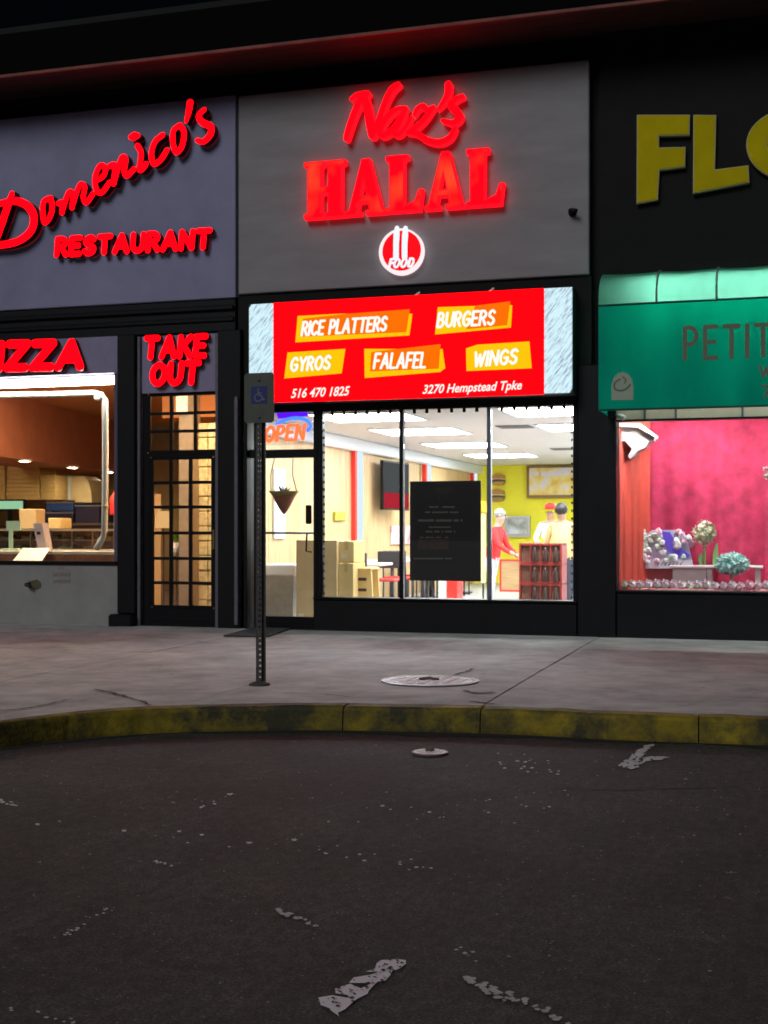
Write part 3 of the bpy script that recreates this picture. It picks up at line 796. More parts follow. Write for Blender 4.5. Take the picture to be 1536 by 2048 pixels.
stroke_word('OUT', P(303, 768, -.11), P(394, 764, -.11), 38*SC(350), 12.5*SC(350), -.11, -.032, [M_RED, M_RETURN], ts, gap=.4, side=1, shear=.1)

# Naz's / HALAL / emblem
c2 = lambda p: (560 + p[0]/2.194, 100 + p[1]/2.194)
nz = sign('cursive_sign', 'red cursive letters reading Naz\'s at the top of the grey panel', 808, 225, -.07)
NL = [
 [([(288, 388), (300, 345), (325, 275), (352, 215)], [24, 30, 32, 34]), ([(312, 214), (340, 196), (382, 190)], [18, 26, 28]), ([(366, 195), (382, 250), (394, 320), (404, 372)], [34, 38, 42, 40]), ([(404, 378), (430, 315), (462, 225), (490, 172), (518, 150)], [24, 28, 30, 32, 24])],
 [([(548, 252), (505, 262), (460, 305), (438, 350), (450, 374), (490, 350), (530, 295), (550, 254)], [18, 24, 30, 32, 30, 26, 26, 22]), ([(540, 280), (520, 325), (502, 365), (525, 368), (556, 330), (576, 292)], [26, 28, 26, 20, 16, 12])],
 [([(588, 282), (602, 256), (628, 244), (644, 262), (672, 248)], [16, 22, 26, 26, 18]), ([(672, 250), (635, 300), (600, 335), (560, 362)], [20, 26, 26, 20]), ([(560, 362), (600, 366), (640, 392), (695, 404), (742, 384), (768, 342)], [18, 26, 30, 30, 28, 18])],
 [([(738, 150), (735, 190), (715, 228), (692, 258)], [34, 30, 22, 10])],
 [([(800, 202), (770, 215), (748, 242), (770, 264), (786, 292), (760, 318), (712, 308)], [22, 26, 32, 40, 36, 28, 18])],
]
script(nz, NL, c2, .86/2.194, [M_RED, M_REDRIM], -.2, -.075, 1)
hs = sign('halal_sign', 'large red serif letters reading HALAL on the grey panel', 805, 375, -.07)
GH = {
 'H': ([(0,0),(.48,0),(.48,.085),(.42,.1),(.42,.42),(.58,.42),(.58,.1),(.52,.085),(.52,0),(1,0),(1,.085),(.92,.1),(.92,.9),(1,.915),(1,1),(.52,1),(.52,.915),(.58,.9),(.58,.56),(.42,.56),(.42,.9),(.48,.915),(.48,1),(0,1),(0,.915),(.08,.9),(.08,.1),(0,.085)], []),
 'A': ([(0,0),(.4,0),(.4,.07),(.33,.1),(.36,.22),(.58,.22),(.61,.1),(.52,.07),(.52,0),(1.0,0),(1.0,.07),(.94,.1),(.62,1),(.42,1),(.1,.1),(0,.07)], [[(.39,.34),(.55,.34),(.47,.66)]]),
 'L': ([(0,0),(.93,0),(1,.38),(.88,.38),(.78,.18),(.5,.11),(.5,.9),(.6,.915),(.6,1),(0,1),(0,.915),(.1,.9),(.1,.1),(0,.085)], []),
}
def inset(poly, d):
    """outline shrunk by d for the lit inner face"""
    n_ = len(poly); area = sum(poly[i][0]*poly[(i+1) % n_][1]-poly[(i+1) % n_][0]*poly[i][1] for i in range(n_)); sg = 1 if area > 0 else -1
    out = []
    for i in range(n_):
        p0, p1, p2 = Vector(poly[i-1]), Vector(poly[i]), Vector(poly[(i+1) % n_])
        d1 = (p1-p0).normalized(); d2 = (p2-p1).normalized()
        n1 = Vector((-d1.y, d1.x))*sg; n2 = Vector((-d2.y, d2.x))*sg
        bis = n1+n2
        if bis.length < 1e-4: bis = n1
        bis.normalize(); k = d/max(.45, bis.dot(n1)); out.append(tuple(p1+bis*k))
    return out
for ch, xa, xb, yb, yt in (('H', 104, 284, 742, 492), ('A', 284, 458, 728, 482), ('L', 462, 626, 714, 464), ('A', 632, 810, 702, 450), ('L', 816, 982, 688, 434)):
    pa = P(*c2((xa, yb)), -.2); pb = P(*c2((xb, yb-.07*(xb-xa))), -.2); pt = P(*c2((xa, yt)), -.2)
    poly, holes = GH[ch]
    T = lambda p: (pa[0]+(pb[0]-pa[0])*p[0], pa[1]+(pb[1]-pa[1])*p[0]+(pt[1]-pa[1])*p[1])
    l = MB().prism([T(p) for p in poly], -.19, -.075, [[T(p) for p in h] for h in holes]).build('letter', M_REDRIM, hs)
    mb = MB().prism(inset([T(p) for p in poly], .016), -.2, -.191, [inset([T(p) for p in h], -.014) for h in holes])
    mb.build('lit_face', M_RED2, l)
em = sign('emblem_sign', 'round red and white emblem with two upright utensils reading FOOD', 802, 503, -.07)
c = P(802, 503, -.15); s_ = SC(802, -.15)
M_RIM = emis('white_rim_light', (1, .84, .86), 1.05); M_EMR = emis('emblem_red', (1, .006, .012), 1.0); M_WL = emis('white_letter_light', (.86, .93, 1), 1.05)
MB().lathe([(46*s_, 0), (46*s_, .09)], (c[0], -.16, c[1]), 40, axis='y', smooth=False).build('disc', [M_RIM], em)
MB().lathe([(40*s_, 0), (40*s_, .008)], (c[0]+2*s_, -.169, c[1]+1*s_), 40, axis='y', smooth=False).build('red_field', [M_EMR], em)
for (xa, hh) in ((792, 0), (809, 1)):
    q = [P(xa, 514, -.18), P(xa, 490, -.18), P(xa+1, 470, -.18), P(xa+2, 456, -.18)]
    MB().stroke(q, [11*s_, 11*s_, 12*s_, 9*s_], -.186, -.171, False).build('utensil', M_WL, em)
for i, (xa) in enumerate((784, 798, 812, 826)):
    mb = MB(); cc = P(xa-4, 527-i*.6, -.18)
    if i == 0:
        for kk, (p0, p1) in enumerate((((-2, -9), (2, 8)), ((2, 8), (10, 9)), ((0, 0), (7, 1)))):
            mb.stroke([(cc[0]+p0[0]*s_, cc[1]+p0[1]*s_), (cc[0]+p1[0]*s_, cc[1]+p1[1]*s_)], 4.5*s_, -.188-.0006*kk, -.178, False)
    else:
        mb.stroke([(cc[0]+(5*math.cos(t)+math.sin(t)*2.4)*s_, cc[1]+8*math.sin(t)*s_) for t in [2*math.pi*j/8 for j in range(9)]], 4.2*s_, -.188, -.178, True)
        if i == 3: mb.stroke([(cc[0]-5.5*s_, cc[1]-7*s_), (cc[0]-1.5*s_, cc[1]+8*s_)], 4.5*s_, -.1886, -.178, False)
    mb.build('letter', M_WL, em)
# small dark nozzle and bits on the panel
sp = sign('wall_nozzle', 'small black spout fixed near the edge of the grey panel', 1145, 425, -.07, 'spout')
cc = P(1145, 425, -.07)
MB().tube([(cc[0], -.07, cc[1]), (cc[0]-.01, -.16, cc[1]), (cc[0]+.07, -.19, cc[1]-.01)], [.03, .03, .022], 8).build('spout', M_BLACK, sp)
MB().lathe([(.05, 0), (.05, .012), (0, .012)], (cc[0], -.084, cc[1]), 16, axis='y').build('flange', M_BLACK, sp)

# ------------------------------------------------------------------ menu light box
LBY = -.32
lb = sign('menu_light_box', 'long red backlit menu sign with yellow badges over the window', 820, 690, -.03)
lx0, lx1 = X0(497, LBY), X0(1146, LBY); lz0, lz1 = Z0(820, 797, LBY), Z0(820, 591, LBY)
c3 = lambda p: P(470 + p[0]/2.163, 560 + p[1]/2.163, LBY)
bx('cabinet', mat('black_cabinet', (.02, .02, .02), .5), lb, lx0, lx1, LBY+.004, -.032, lz0, lz1)
xa, xb = X0(547, LBY), X0(1088, LBY)
bx('face', emis('red_sign_face', (1, .0006, .0022), 3.0), lb, xa, xb, LBY-.004, LBY+.003, lz0+.0, lz1-.0)
def pattern_mat():
    m = bpy.data.materials.new('streaked_sign_print'); m.use_nodes = True; t = m.node_tree; t.nodes.clear(); N = t.nodes.new
    o = N('ShaderNodeOutputMaterial'); e = N('ShaderNodeEmission'); e.inputs[1].default_value = 1.0
    tc = N('ShaderNodeTexCoord'); m0 = N('ShaderNodeMapping'); m0.inputs['Rotation'].default_value = (0, R(52), 0); t.links.new(tc.outputs['Object'], m0.inputs[0]); mp = N('ShaderNodeMapping'); mp.inputs['Scale'].default_value = (9, 1, 70)
    n = N('ShaderNodeTexNoise'); n.inputs['Scale'].default_value = 1; n.inputs['Detail'].default_value = 3
    r = N('ShaderNodeValToRGB'); r.color_ramp.elements[0].position = .3; r.color_ramp.elements[1].position = .52
    r.color_ramp.elements[0].color = (.3, .36, .5, 1); r.color_ramp.elements[1].color = (.68, .93, 1, 1)
    t.links.new(m0.outputs[0], mp.inputs[0]); t.links.new(mp.outputs[0], n.inputs['Vector']); t.links.new(n.outputs[0], r.inputs[0]); t.links.new(r.outputs[0], e.inputs[0]); t.links.new(e.outputs[0], o.inputs[0])
    return m
M_PAT = pattern_mat()
for a, b in ((lx0+.01, xa-.004), (xb+.004, lx1-.01)):
    z_lo = lz0+.01
    MB().prism([(a+.03, z_lo), (b, z_lo), (b, lz1-.004), (a+.03, lz1-.004), (a, lz1-.05), (a, z_lo+.03)] if a < -4 else [(a, z_lo), (b-.03, z_lo), (b, z_lo+.05), (b, lz1-.004), (a, lz1-.004)], LBY-.004, LBY+.003).build('patterned_panel', M_PAT, lb)
M_BY = emis('badge_yellow', (1, .58, .004), 1.0); M_BO = emis('badge_orange', (1, .17, .002), 1.0); M_TXT = emis('sign_white', (1, .97, .9), 1.05)
def badge(outer, inner, word, a, b, h, tight=.34):
    bd = MB().prism([c3(p) for p in outer], LBY-.008, LBY-.0045).build('badge', M_BY, lb)
    if inner: MB().prism([c3(p) for p in inner], LBY-.0115, LBY-.0085).build('badge_shade', M_BO, bd)
    mb = MB(); hs_ = h/2.163*SC(800, LBY)
    stroke_word(word, c3(a), c3(b), hs_, 11.5/2.163*SC(800, LBY), LBY-.0145, LBY-.012, None, None, shear=.16, gap=.36, one=mb)
    mb.build('lettering', M_TXT, bd)
badge([(272, 156), (460, 146), (752, 146), (768, 146), (755, 240), (262, 270)], [(470, 148), (757, 127), (742, 226), (285, 246), (296, 168)], 'RICE PLATTERS', (290, 240), (652, 218), 58)
badge([(878, 118), (1060, 112), (1185, 108), (1200, 110), (1194, 206), (866, 236)], [(1040, 112), (1191, 93), (1178, 196), (1000, 214)], 'BURGERS', (876, 204), (1118, 192), 58)
badge([(228, 314), (478, 298), (462, 404), (214, 426)], None, 'GYROS', (242, 394), (408, 384), 56)
badge([(560, 298), (880, 300), (898, 298), (910, 382), (888, 398), (562, 424)], [(590, 312), (890, 278), (882, 384), (585, 396)], 'FALAFEL', (602, 382), (822, 378), 62)
badge([(1000, 296), (1050, 280), (1274, 266), (1284, 382), (1002, 394)], None, 'WINGS', (1034, 374), (1216, 360), 58)
k_ = SC(800, LBY)/2.163
font_mesh('516 470 1825', c3((243, 510)), c3((498, 498)), 40*k_, LBY-.006, .002, M_TXT, lb, bold=.018, shear=.3)
font_mesh('3270 Hempstead Tpke', c3((812, 492)), c3((1242, 472)), 38*k_, LBY-.006, .002, M_TXT, lb, bold=.018, shear=.3)
for k, v in enumerate((830, 978)):
    zz = lz1; xx = X0(v, LBY)
    MB().tube([(xx, LBY+.02, zz), (xx+.06, LBY+.0, zz+.03)], .014, 6).build('top_clip', M_WHITE, lb)

# neon OPEN sign behind the transom
on = sign('open_sign', 'orange neon letters reading OPEN under a blue neon arc in the transom', 570, 860, .12)
M_NEO = emis('orange_neon', (1, .12, .035), 2.2); M_NEB = emis('blue_neon', (.04, .14, 1), 2.6); M_NEV = emis('violet_neon', (.10, .005, .95), 1.5)
stroke_word('OPEN', P(530, 883, .12), P(606, 878, .12), 29*SC(570), 6.5*SC(570), .105, .125, M_NEO, on, gap=.4, shear=.15)
q = [P(*p, .13) for p in ((553, 849), (570, 840), (592, 836), (612, 840), (621, 852), (614, 862))]
MB().tube([(p[0], .13, p[1]) for p in spline(q, 1)[0]], .022, 8).build('arc_tube', M_NEB, on)
MB().prism([P(*p, .14) for p in ((553, 823), (612, 821), (616, 832), (585, 834), (556, 838))], .135, .15).build('top_band', M_NEV, on)
bx('backing', glass('clear_acrylic', (.9, .9, .95)), on, X0(528, .16), X0(626, .16), .155, .16, Z0(575, 890, .16), Z0(575, 822, .16))

# ------------------------------------------------------------------ disabled parking sign on a perforated post
g = G(519, 1371)
pk = thing('parking_sign', (g[0], g[1], 0), 'disabled parking plate with blue wheelchair square on a perforated steel post', 'sign')
zc = math.hypot(0, 0); dep = (CAM_H*F_PX/(1371-HOR)); ms = dep/F_PX
ph = CAM_H + (HOR-752)*ms
M_POST = mat('galvanised_post', (.09, .085, .08), .5, .5, var=.4, scale=20)
mb = MB(); pw = .032; x_, y_ = g
z = -.1
holes = 58; step = (ph+.1)/holes
for i in range(holes):
    za = -.1 + step*i
    mb.box(x_-.014, x_+.014, y_-.002, y_+.002, za, za+step*.62)
for sx in (-1, 1):
    mb.box(x_+sx*.014, x_+sx*.02, y_-.0025, y_+.03, -.1, ph)
    mb.box(x_+sx*.02, x_+sx*.042, y_+.027, y_+.031, -.1, ph)
po = mb.build('post', M_POST, pk)
pl_ = MB().prism([(x_+dx, z_) for dx, z_ in (lambda w_, a, b: [(-w_+.02, a), (w_-.02, a), (w_, a+.02), (w_, b-.02), (w_-.02, b), (-w_+.02, b), (-w_, b-.02), (-w_, a+.02)])(32*ms, CAM_H+(HOR-846)*ms, CAM_H+(HOR-746)*ms)], y_-.009, y_-.004).build('sign_plate', mat('sign_plate_face', (.085, .09, .075), .5, .1, var=.2), pk)
bs = (x_, CAM_H+(HOR-790)*ms); q = 17*ms
MB().prism([(bs[0]-q, bs[1]-q), (bs[0]+q, bs[1]-q), (bs[0]+q, bs[1]+q), (bs[0]-q, bs[1]+q)], y_-.012, y_-.0092).build('blue_square', mat('sign_blue', (.01, .02, .16), .5), pl_)
mb = MB(); W_ = lambda a, b: (bs[0]+a*q, bs[1]+b*q)
for i, (pts, sm) in enumerate(([[W_(-.1, .72), W_(-.08, .6)], 0], [[W_(-.08, .45), W_(-.05, -.05), W_(.35, -.08)], 0], [[W_(.35, -.08), W_(.55, -.6), W_(.72, -.52)], 0], [[W_(-.07, .22), W_(.3, .2)], 0], [[W_(-.2, .12), W_(-.5, -.2), W_(-.42, -.6), W_(0, -.78), (W_(.38, -.5))], 1])):
    if sm: mb.stroke(pts, .13*q, y_-.0135-.0004*i, y_-.012, True)
    else:
        for j in range(len(pts)-1): mb.stroke(pts[j:j+2], .15*q, y_-.0135-.0004*i-.0001*j, y_-.012, False)
mb.build('wheelchair_symbol', mat('symbol_grey', (.16, .17, .2), .6), pl_)
for zz in (.35, .9):
    pass
for zz in (CAM_H+(HOR-760)*ms, CAM_H+(HOR-834)*ms):
    MB().lathe([(.011, 0), (.011, .006), (0, .008)], (x_, y_-.0185, zz), 10, axis='y').build('bolt', M_TRIM, pk)
MB().lathe([(.09, 0), (.08, .02), (.04, .035)], (x_, y_, -.003), 16).build('footing', M_JOINT, pk)

# door mat
q = [G(*p, .006) for p in ((447, 1273), (535, 1274), (583, 1257), (508, 1256))]
mb = MB(); mb.add([(p[0], p[1], .004) for p in q] + [(p[0], p[1], .02) for p in q], [(0,1,2,3),(4,5,6,7),(0,1,5,4),(1,2,6,5),(2,3,7,6),(3,0,4,7)])
tag(mb.build('door_mat', mat('black_rubber_mat', (.07, .075, .085), .9, var=.4, scale=30, bump=.6, bscale=120)), 'flat dark rubber mat lying before the glass shop door', 'door mat')

# ------------------------------------------------------------------ awning
AWY = -.85
aw = thing('awning', (-.6, 0, Z0(1390, 810, AWY)), 'green backlit awning with pale curved top over the flower window', 'awning')
ax0, ax1 = X0(1197, AWY), 3.0
az0, az1 = Z0(1366, 816, AWY), Z0(1366, 603, AWY); azt = Z0(1366, 550, 0)
M_AWF = cloth_lit('green_awning_fabric', (.008, .66, .46), .5); M_AWT = cloth_lit('pale_green_fabric', (.12, .4, .285), .5)
bx('front_sheet', M_AWF, aw, ax0, ax1, AWY, AWY+.004, az0, az1)
arc = [(AWY - 0.0, az1), (AWY+.03, az1+.16), (AWY+.14, az1+.30), (AWY+.34, az1+.40), (AWY+.6, az1+.45), (.015, azt+.02)]
arc, _ = spline(arc, 1, 4)
seg_px = [1197, 1313, 1433, 1550]
sxs = [X0(v, AWY) for v in seg_px] + [X0(1550, AWY)+.66*k for k in (1, 2, 3)] + [ax1]
for a, b in zip(sxs, sxs[1:]):
    mb = MB(); kk = 5; vs = []
    for i in range(kk+1):
        t = i/kk; sag = .012*math.sin(math.pi*t)
        for (yy, zz) in arc: vs.append((a+(b-a)*t, yy, zz-sag))
    L = len(arc); mb.add(vs, [(i*L+j, i*L+j+1, (i+1)*L+j+1, (i+1)*L+j) for i in range(kk) for j in range(L-1)], 0, True)
    mb.build('top_sheet', M_AWT, aw, fix=False)
for xx in sxs[1:-1]:
    MB().tube([(xx, yy-.008, zz+.004) for yy, zz in arc], .012, 6).build('rib', mat('grey_green_rib', (.12, .2, .17), .6), aw)
MB().tube([(ax0, AWY-.004, az1), (ax1, AWY-.004, az1)], .012, 6).build('seam_rail', mat('dark_green_trim', (.005, .08, .055), .6), aw)
MB().tube([(ax0, AWY-.002, az0), (ax1, AWY-.002, az0)], .012, 6).build('hem', MATS['dark_green_trim'], aw)
mb = MB(); e = [(AWY+.002, az0)] + arc + [(.015, az0)]
mb.add([(ax0, yy, zz) for yy, zz in e], [list(range(len(e)))]).build('end_sheet', M_AWF, aw, fix=False)
for xx in (X0(1355, AWY), X0(1510, AWY)):
    MB().tube([(xx, AWY+.03, az0), (xx, AWY+.03, az1)], .014, 6).build('inner_strut', M_TRIM, aw)
M_PRN = mat('brown_print', (.17, .19, .13), .8)
mb = MB()
stroke_word('PETIT', P(1140+692/3.01, 180+1618/3.01, AWY), P(1140+1206/3.01, 180+1600/3.01, AWY), 62*SC(1450, AWY), 8.5*SC(1450, AWY), AWY-.004, AWY-.002, None, None, gap=.5, one=mb)
mb.build('lettering', M_PRN, aw)
mb = MB(); stroke_word('W', P(1520, 754, AWY), P(1544, 753, AWY), 22*SC(1450, AWY), 5*SC(1450, AWY), AWY-.004, AWY-.002, None, None, one=mb)
stroke_word('7', P(1524, 795, AWY), P(1541, 794, AWY), 22*SC(1450, AWY), 5*SC(1450, AWY), AWY-.004, AWY-.002, None, None, one=mb); mb.build('lettering', M_PRN, aw)
c7 = lambda x, y: P(1140 + x/3.01, 180 + y/3.01, AWY)
pts = [(250, 1868), (250, 1780), (262, 1735), (290, 1706), (318, 1698), (348, 1708), (372, 1738), (382, 1790), (380, 1866)]
ee = MB().prism([c7(*p) for p in pts], AWY-.005, AWY-.002).build('arched_emblem', mat('emblem_grey', (.36, .44, .34), .8), aw)
mb = MB(); s3 = SC(1245, AWY)/3.01
mb.stroke([c7(*p) for p in ((300, 1742), (270, 1765), (272, 1800), (310, 1810), (345, 1795), (362, 1775))], 12*s3, AWY-.0075, AWY-.005, True)
mb.stroke([c7(*p) for p in ((318, 1728), (335, 1745), (330, 1765))], 9*s3, AWY-.0080, AWY-.005, True)
mb.build('emblem_mark', M_PRN, ee)
# tubes that light it
for k, (yy, zz) in enumerate(((AWY+.36, az1+.1),)):
    lt = thing('awning_lamp', (0, yy, zz), 'white tube lamp glowing inside the green awning', 'lamp')
    MB().tube([(ax0+.35, yy, zz), (ax1-.2, yy, zz)], .022, 8).build('tube', emis('awning_tube_light', (.95, 1, .96), 80), lt)
    bx('lamp_tray', M_WHITE, lt, ax0+.3, ax1-.1, yy-.03, yy+.03, zz+.035, zz+.06)

# FLO letters on the dark wall
fl = sign('florist_letters', 'large unlit yellow letters reading FLO on the dark wall', 1420, 320, .02)
M_YL = mat('yellow_plastic', (.6, .47, .004), .8, var=.15, scale=3, spec=.1); M_YE = mat('pale_letter_edge', (.5, .45, .2), .7)
def flat_letter(polys, holes=()):
    q = [c for c in polys]
    pl__ = [P(1140 + x/3.01, 180 + y/3.01, -.06) for x, y in q]
    hh = [[P(1140 + x/3.01, 180 + y/3.01, -.06) for x, y in h] for h in holes]
    l = MB().prism(pl__, -.055, .018, hh).build('letter', M_YE, fl)
    MB().prism(inset(pl__, .012), -.062, -.056, [inset(h, -.012) for h in hh]).build('letter_face', M_YL, l)
flat_letter([(402, 148), (722, 148), (718, 270), (535, 275), (535, 345), (695, 342), (692, 462), (538, 482), (528, 660), (400, 684)])
flat_letter([(742, 148), (880, 150), (872, 478), (1074, 452), (1080, 556), (740, 622)])
cxo, cyo = 1330, 330
ring = lambda rx, ry: [(cxo+rx*math.cos(2*math.pi*i/36), cyo-ry*math.sin(2*math.pi*i/36)) for i in range(36)]
flat_letter(ring(270, 215), [ring(140, 95)[::-1]])

# ------------------------------------------------------------------ inside the halal shop
M_PANL = emis('ceiling_panel_light', (.87, .955, 1), 28)
t0 = None
spots = [(-5.12, .9), (-5.12, 3.5), (-5.2, 6.7), (-5.25, 10.0), (-2.62, .75), (-2.62, 3.35), (-2.62, 6.6), (-2.62, 10.0)]
words = ['nearest the window on the left', 'second from the window on the left', 'third from the window, behind the mullion', 'farthest of the row, above the counter', 'nearest the window at the right corner', 'second from the window at the right', 'third from the window at the right edge', 'farthest, over the yellow wall']
for (lx, ly), wd_ in zip(spots, words):
    lab = 'white square cornered ceiling light panel, ' + wd_
    if t0 is None:
        t0 = thing('ceiling_light', (lx, ly, HCZ), lab, 'ceiling light', 'light panels in the shop ceiling')
        mb = MB()
        for s_x in (-1, 0, 1): mb.box(lx+s_x*.635-.015, lx+s_x*.635+.015, ly-.64, ly+.64, HCZ-.02, HCZ-.001)
        for s_y in (-1, 1):
            for s_x in (-1, 1): mb.box(lx+s_x*.3175-.302, lx+s_x*.3175+.302, ly+s_y*.625-.015, ly+s_y*.625+.015, HCZ-.02, HCZ-.001)
        mb.build('frame', M_WHITE, t0)
        for s_x in (-1, 1): bx('diffuser', M_PANL, t0, lx+s_x*.3175-.3, lx+s_x*.3175+.3, ly-.608, ly+.608, HCZ-.014, HCZ-.004)
    else: dup(t0, (lx, ly, HCZ), lab)
# ceiling vents
for px, py, wd_ in ((1030, 852, 'nearer the window'), (1130, 897, 'deeper in the room')):
    g = G(px, py, HCZ); v = thing('ceiling_vent', (g[0], g[1], HCZ), 'grey slatted ceiling vent ' + wd_, 'vent')
    bx('vent_frame', MATS['white_paint'], v, g[0]-.28, g[0]+.28, g[1]-.28, g[1]+.28, HCZ-.006, HCZ-.001)
    for k in range(5): bx('slat', M_TRIM, v, g[0]-.24, g[0]+.24, g[1]-.22+.1*k, g[1]-.17+.1*k, HCZ-.02, HCZ-.0065)
# television
tv = thing('television', (-6.4, 6.5, 1.9), 'dark wall television showing a red block, hung on pale wood panelling', 'television')
p1, p2 = Vector((-6.45, 5.95)), Vector((-6.32, 7.1)); dd = (p2-p1).normalized(); nn = Vector((dd.y, -dd.x))
def slab3(p1, p2, za, zb, off, th, name, m, parent):
    a1 = p1+nn*off; a2 = p2+nn*off; b1 = p1+nn*(off-th); b2 = p2+nn*(off-th); mb = MB()
    mb.add([(a1.x,a1.y,za),(a2.x,a2.y,za),(b2.x,b2.y,za),(b1.x,b1.y,za),(a1.x,a1.y,zb),(a2.x,a2.y,zb),(b2.x,b2.y,zb),(b1.x,b1.y,zb)], [(0,1,2,3),(4,5,6,7),(0,1,5,4),(1,2,6,5),(2,3,7,6),(3,0,4,7)])
    return mb.build(name, m, parent)
zt, zb_ = CAM_H+(HOR-922)*22.5/F_PX, CAM_H+(HOR-1020)*22.5/F_PX
slab3(p1, p2, zb_, zt, 0, .06, 'casing', M_FRAME, tv)
slab3(p1+dd*.03, p2-dd*.03, zb_+.3, zt-.03, .006, .005, 'screen', emis('dim_grey_screen', (.14, .15, .15), .6), tv)
slab3(p1+dd*.03, p2-dd*.03, zb_+.03, zb_+.295, .006, .005, 'screen_picture', emis('red_screen', (.6, .03, .05), .8), tv)
MB().tube([(-6.63, 6.5, (zt+zb_)/2), (-6.43, 6.55, (zt+zb_)/2)], .03, 6).build('bracket', M_FRAME, tv)
tag(MB().box(HXL+.006, HXL+.04, 1.38, 1.78, 1.12, 2.09, bev=.006).build('wall_panel_sign', mat('pale_blue_panel', (.72, .8, .88), .5)), 'narrow pale blue white panel on the wood wall behind the hanging basket', 'wall panel')
# small green thing on the wall
gy = 3.9
tag(MB().box(HXL+.006, HXL+.05, gy, gy+.5, 1.39, 1.53, bev=.008).build('wall_notice', mat('olive_notice', (.4, .38, .03), .6, var=.3)), 'small olive green notice fixed on the wood wall beside the red stripe', 'notice')
# back wall: menu screen, hatch, burgers
def backrect(x0, y0, x1, y1, Y): return rect(x0, y0, x1, y1, Y)
mn = thing('menu_board', (P(1110, 965, 13.8)[0], 13.9, 1.9), 'brown framed menu board with blurred food pictures on the yellow wall', 'menu board')
a, b, c_, d_ = rect(1054, 931, 1200, 996, 13.9)
bx('frame', mat('brown_wood_frame', (.22, .12, .05), .5), mn, a, b, 13.87, 13.95, c_, d_, .01)
def food_print(name, c1_, c2_, c3_, sc):
    m = bpy.data.materials.new(name); m.use_nodes = True; t = m.node_tree; b_ = t.nodes['Principled BSDF']; N = t.nodes.new
    tc = N('ShaderNodeTexCoord'); n = N('ShaderNodeTexNoise'); n.inputs['Scale'].default_value = sc; n.inputs['Detail'].default_value = 2
    r = N('ShaderNodeValToRGB'); el = r.color_ramp.elements; el[0].position = .35; el[1].position = .65; el[0].color = (*c1_, 1); el[1].color = (*c3_, 1)
    e_ = el.new(.5); e_.color = (*c2_, 1)
    t.links.new(tc.outputs['Object'], n.inputs['Vector']); t.links.new(n.outputs[0], r.inputs[0]); t.links.new(r.outputs[0], b_.inputs['Base Color'])
    return m
bx('menu_print', food_print('menu_food_print', (.75, .45, .08), (.8, .65, .2), (.75, .7, .78), 3.5), mn, a+.06, b-.06, 13.85, 13.868, c_+.07, d_-.05)
mb = MB()
for k in range(6): mb.box(a+.16+.17*k, a+.28+.17*k, 13.844, 13.849, d_-.22-.01*(k % 2), d_-.13)
mb.build('menu_heading', mat('pale_print', (.75, .7, .85), .6), mn)
ht = thing('kitchen_hatch', (P(1033, 1060, 13.8)[0], 13.9, 1.3), 'steel framed kitchen hatch with grey interior in the yellow wall', 'hatch')
a, b, c_, d_ = rect(1008, 1032, 1060, 1074, 13.9)
mb = MB(); bw = .07
mb.box(a, b, 13.88, 13.96, c_, c_+bw); mb.box(a, b, 13.88, 13.96, d_-bw, d_); mb.box(a, a+bw, 13.88, 13.96, c_+bw, d_-bw); mb.box(b-bw, b, 13.88, 13.96, c_+bw, d_-bw)
mb.build('hatch_frame', mat('brushed_steel', (.45, .46, .46), .35, .6), ht)
bx('hatch_panel', food_print('hatch_grey', (.3, .33, .3), (.5, .52, .5), (.75, .77, .8), 4), ht, a+bw, b-bw, 13.93, 13.97, c_+bw, d_-bw)
def burger(pxc, pyc, s_, nm):
    c = P(pxc, pyc, 13.9); k = SC(pxc, 13.9)*s_
    t = thing('burger_picture', (c[0], 13.93, c[1]-12*k), nm, 'wall picture')
    for i, (w1, h1, dy, col, sh) in enumerate(((17, 9, 8, (.5, .22, .06), 1), (19, 3, 1.5, (.75, .6, .25), 0), (18, 4, -2, (.12, .04, .03), 0), (19, 2.5, -5, (.15, .3, .03), 0), (16, 5, -9, (.5, .24, .07), -1))):
        pts = [(c[0]+w1*k*math.cos(a_), c[1]+dy*k+h1*k*math.sin(a_)) for a_ in [2*math.pi*j/20 for j in range(20)]]
        MB().prism(pts, 13.93-.012*i, 13.99).build('burger_layer', mat('burger_layer_%s' % 'abcde'[i], col, .6, var=.2), t)
burger(996, 960, .8, 'burger picture on the yellow wall, upper of the two by the mullion')
burger(994, 992, .85, 'burger picture on the yellow wall, lower of the two by the mullion')
# lit strip at the end of the wood wall
ls = thing('light_strip', (P(966, 1100, 5)[0], 5, .6), 'tall pale yellow light strip standing beside the black poster', 'lamp')
a, b, c_, d_ = rect(961, 1027, 971, 1166, 5)
bx('base', M_FRAME, ls, a-.06, b+.06, 4.9, 5.1, .03, .06)
bx('stem', M_FRAME, ls, a+.03, b-.03, 5.0, 5.04, .06, c_)
bx('tube', emis('yellow_strip_light', (1, .93, .5), 1.6), ls, a, b, 4.98, 5.04, c_, d_, .02)
bx('cap', mat('orange_cap', (.8, .45, .03), .5), ls, a, b+.02, 4.98, 5.05, d_+.002, d_+.2, .03)
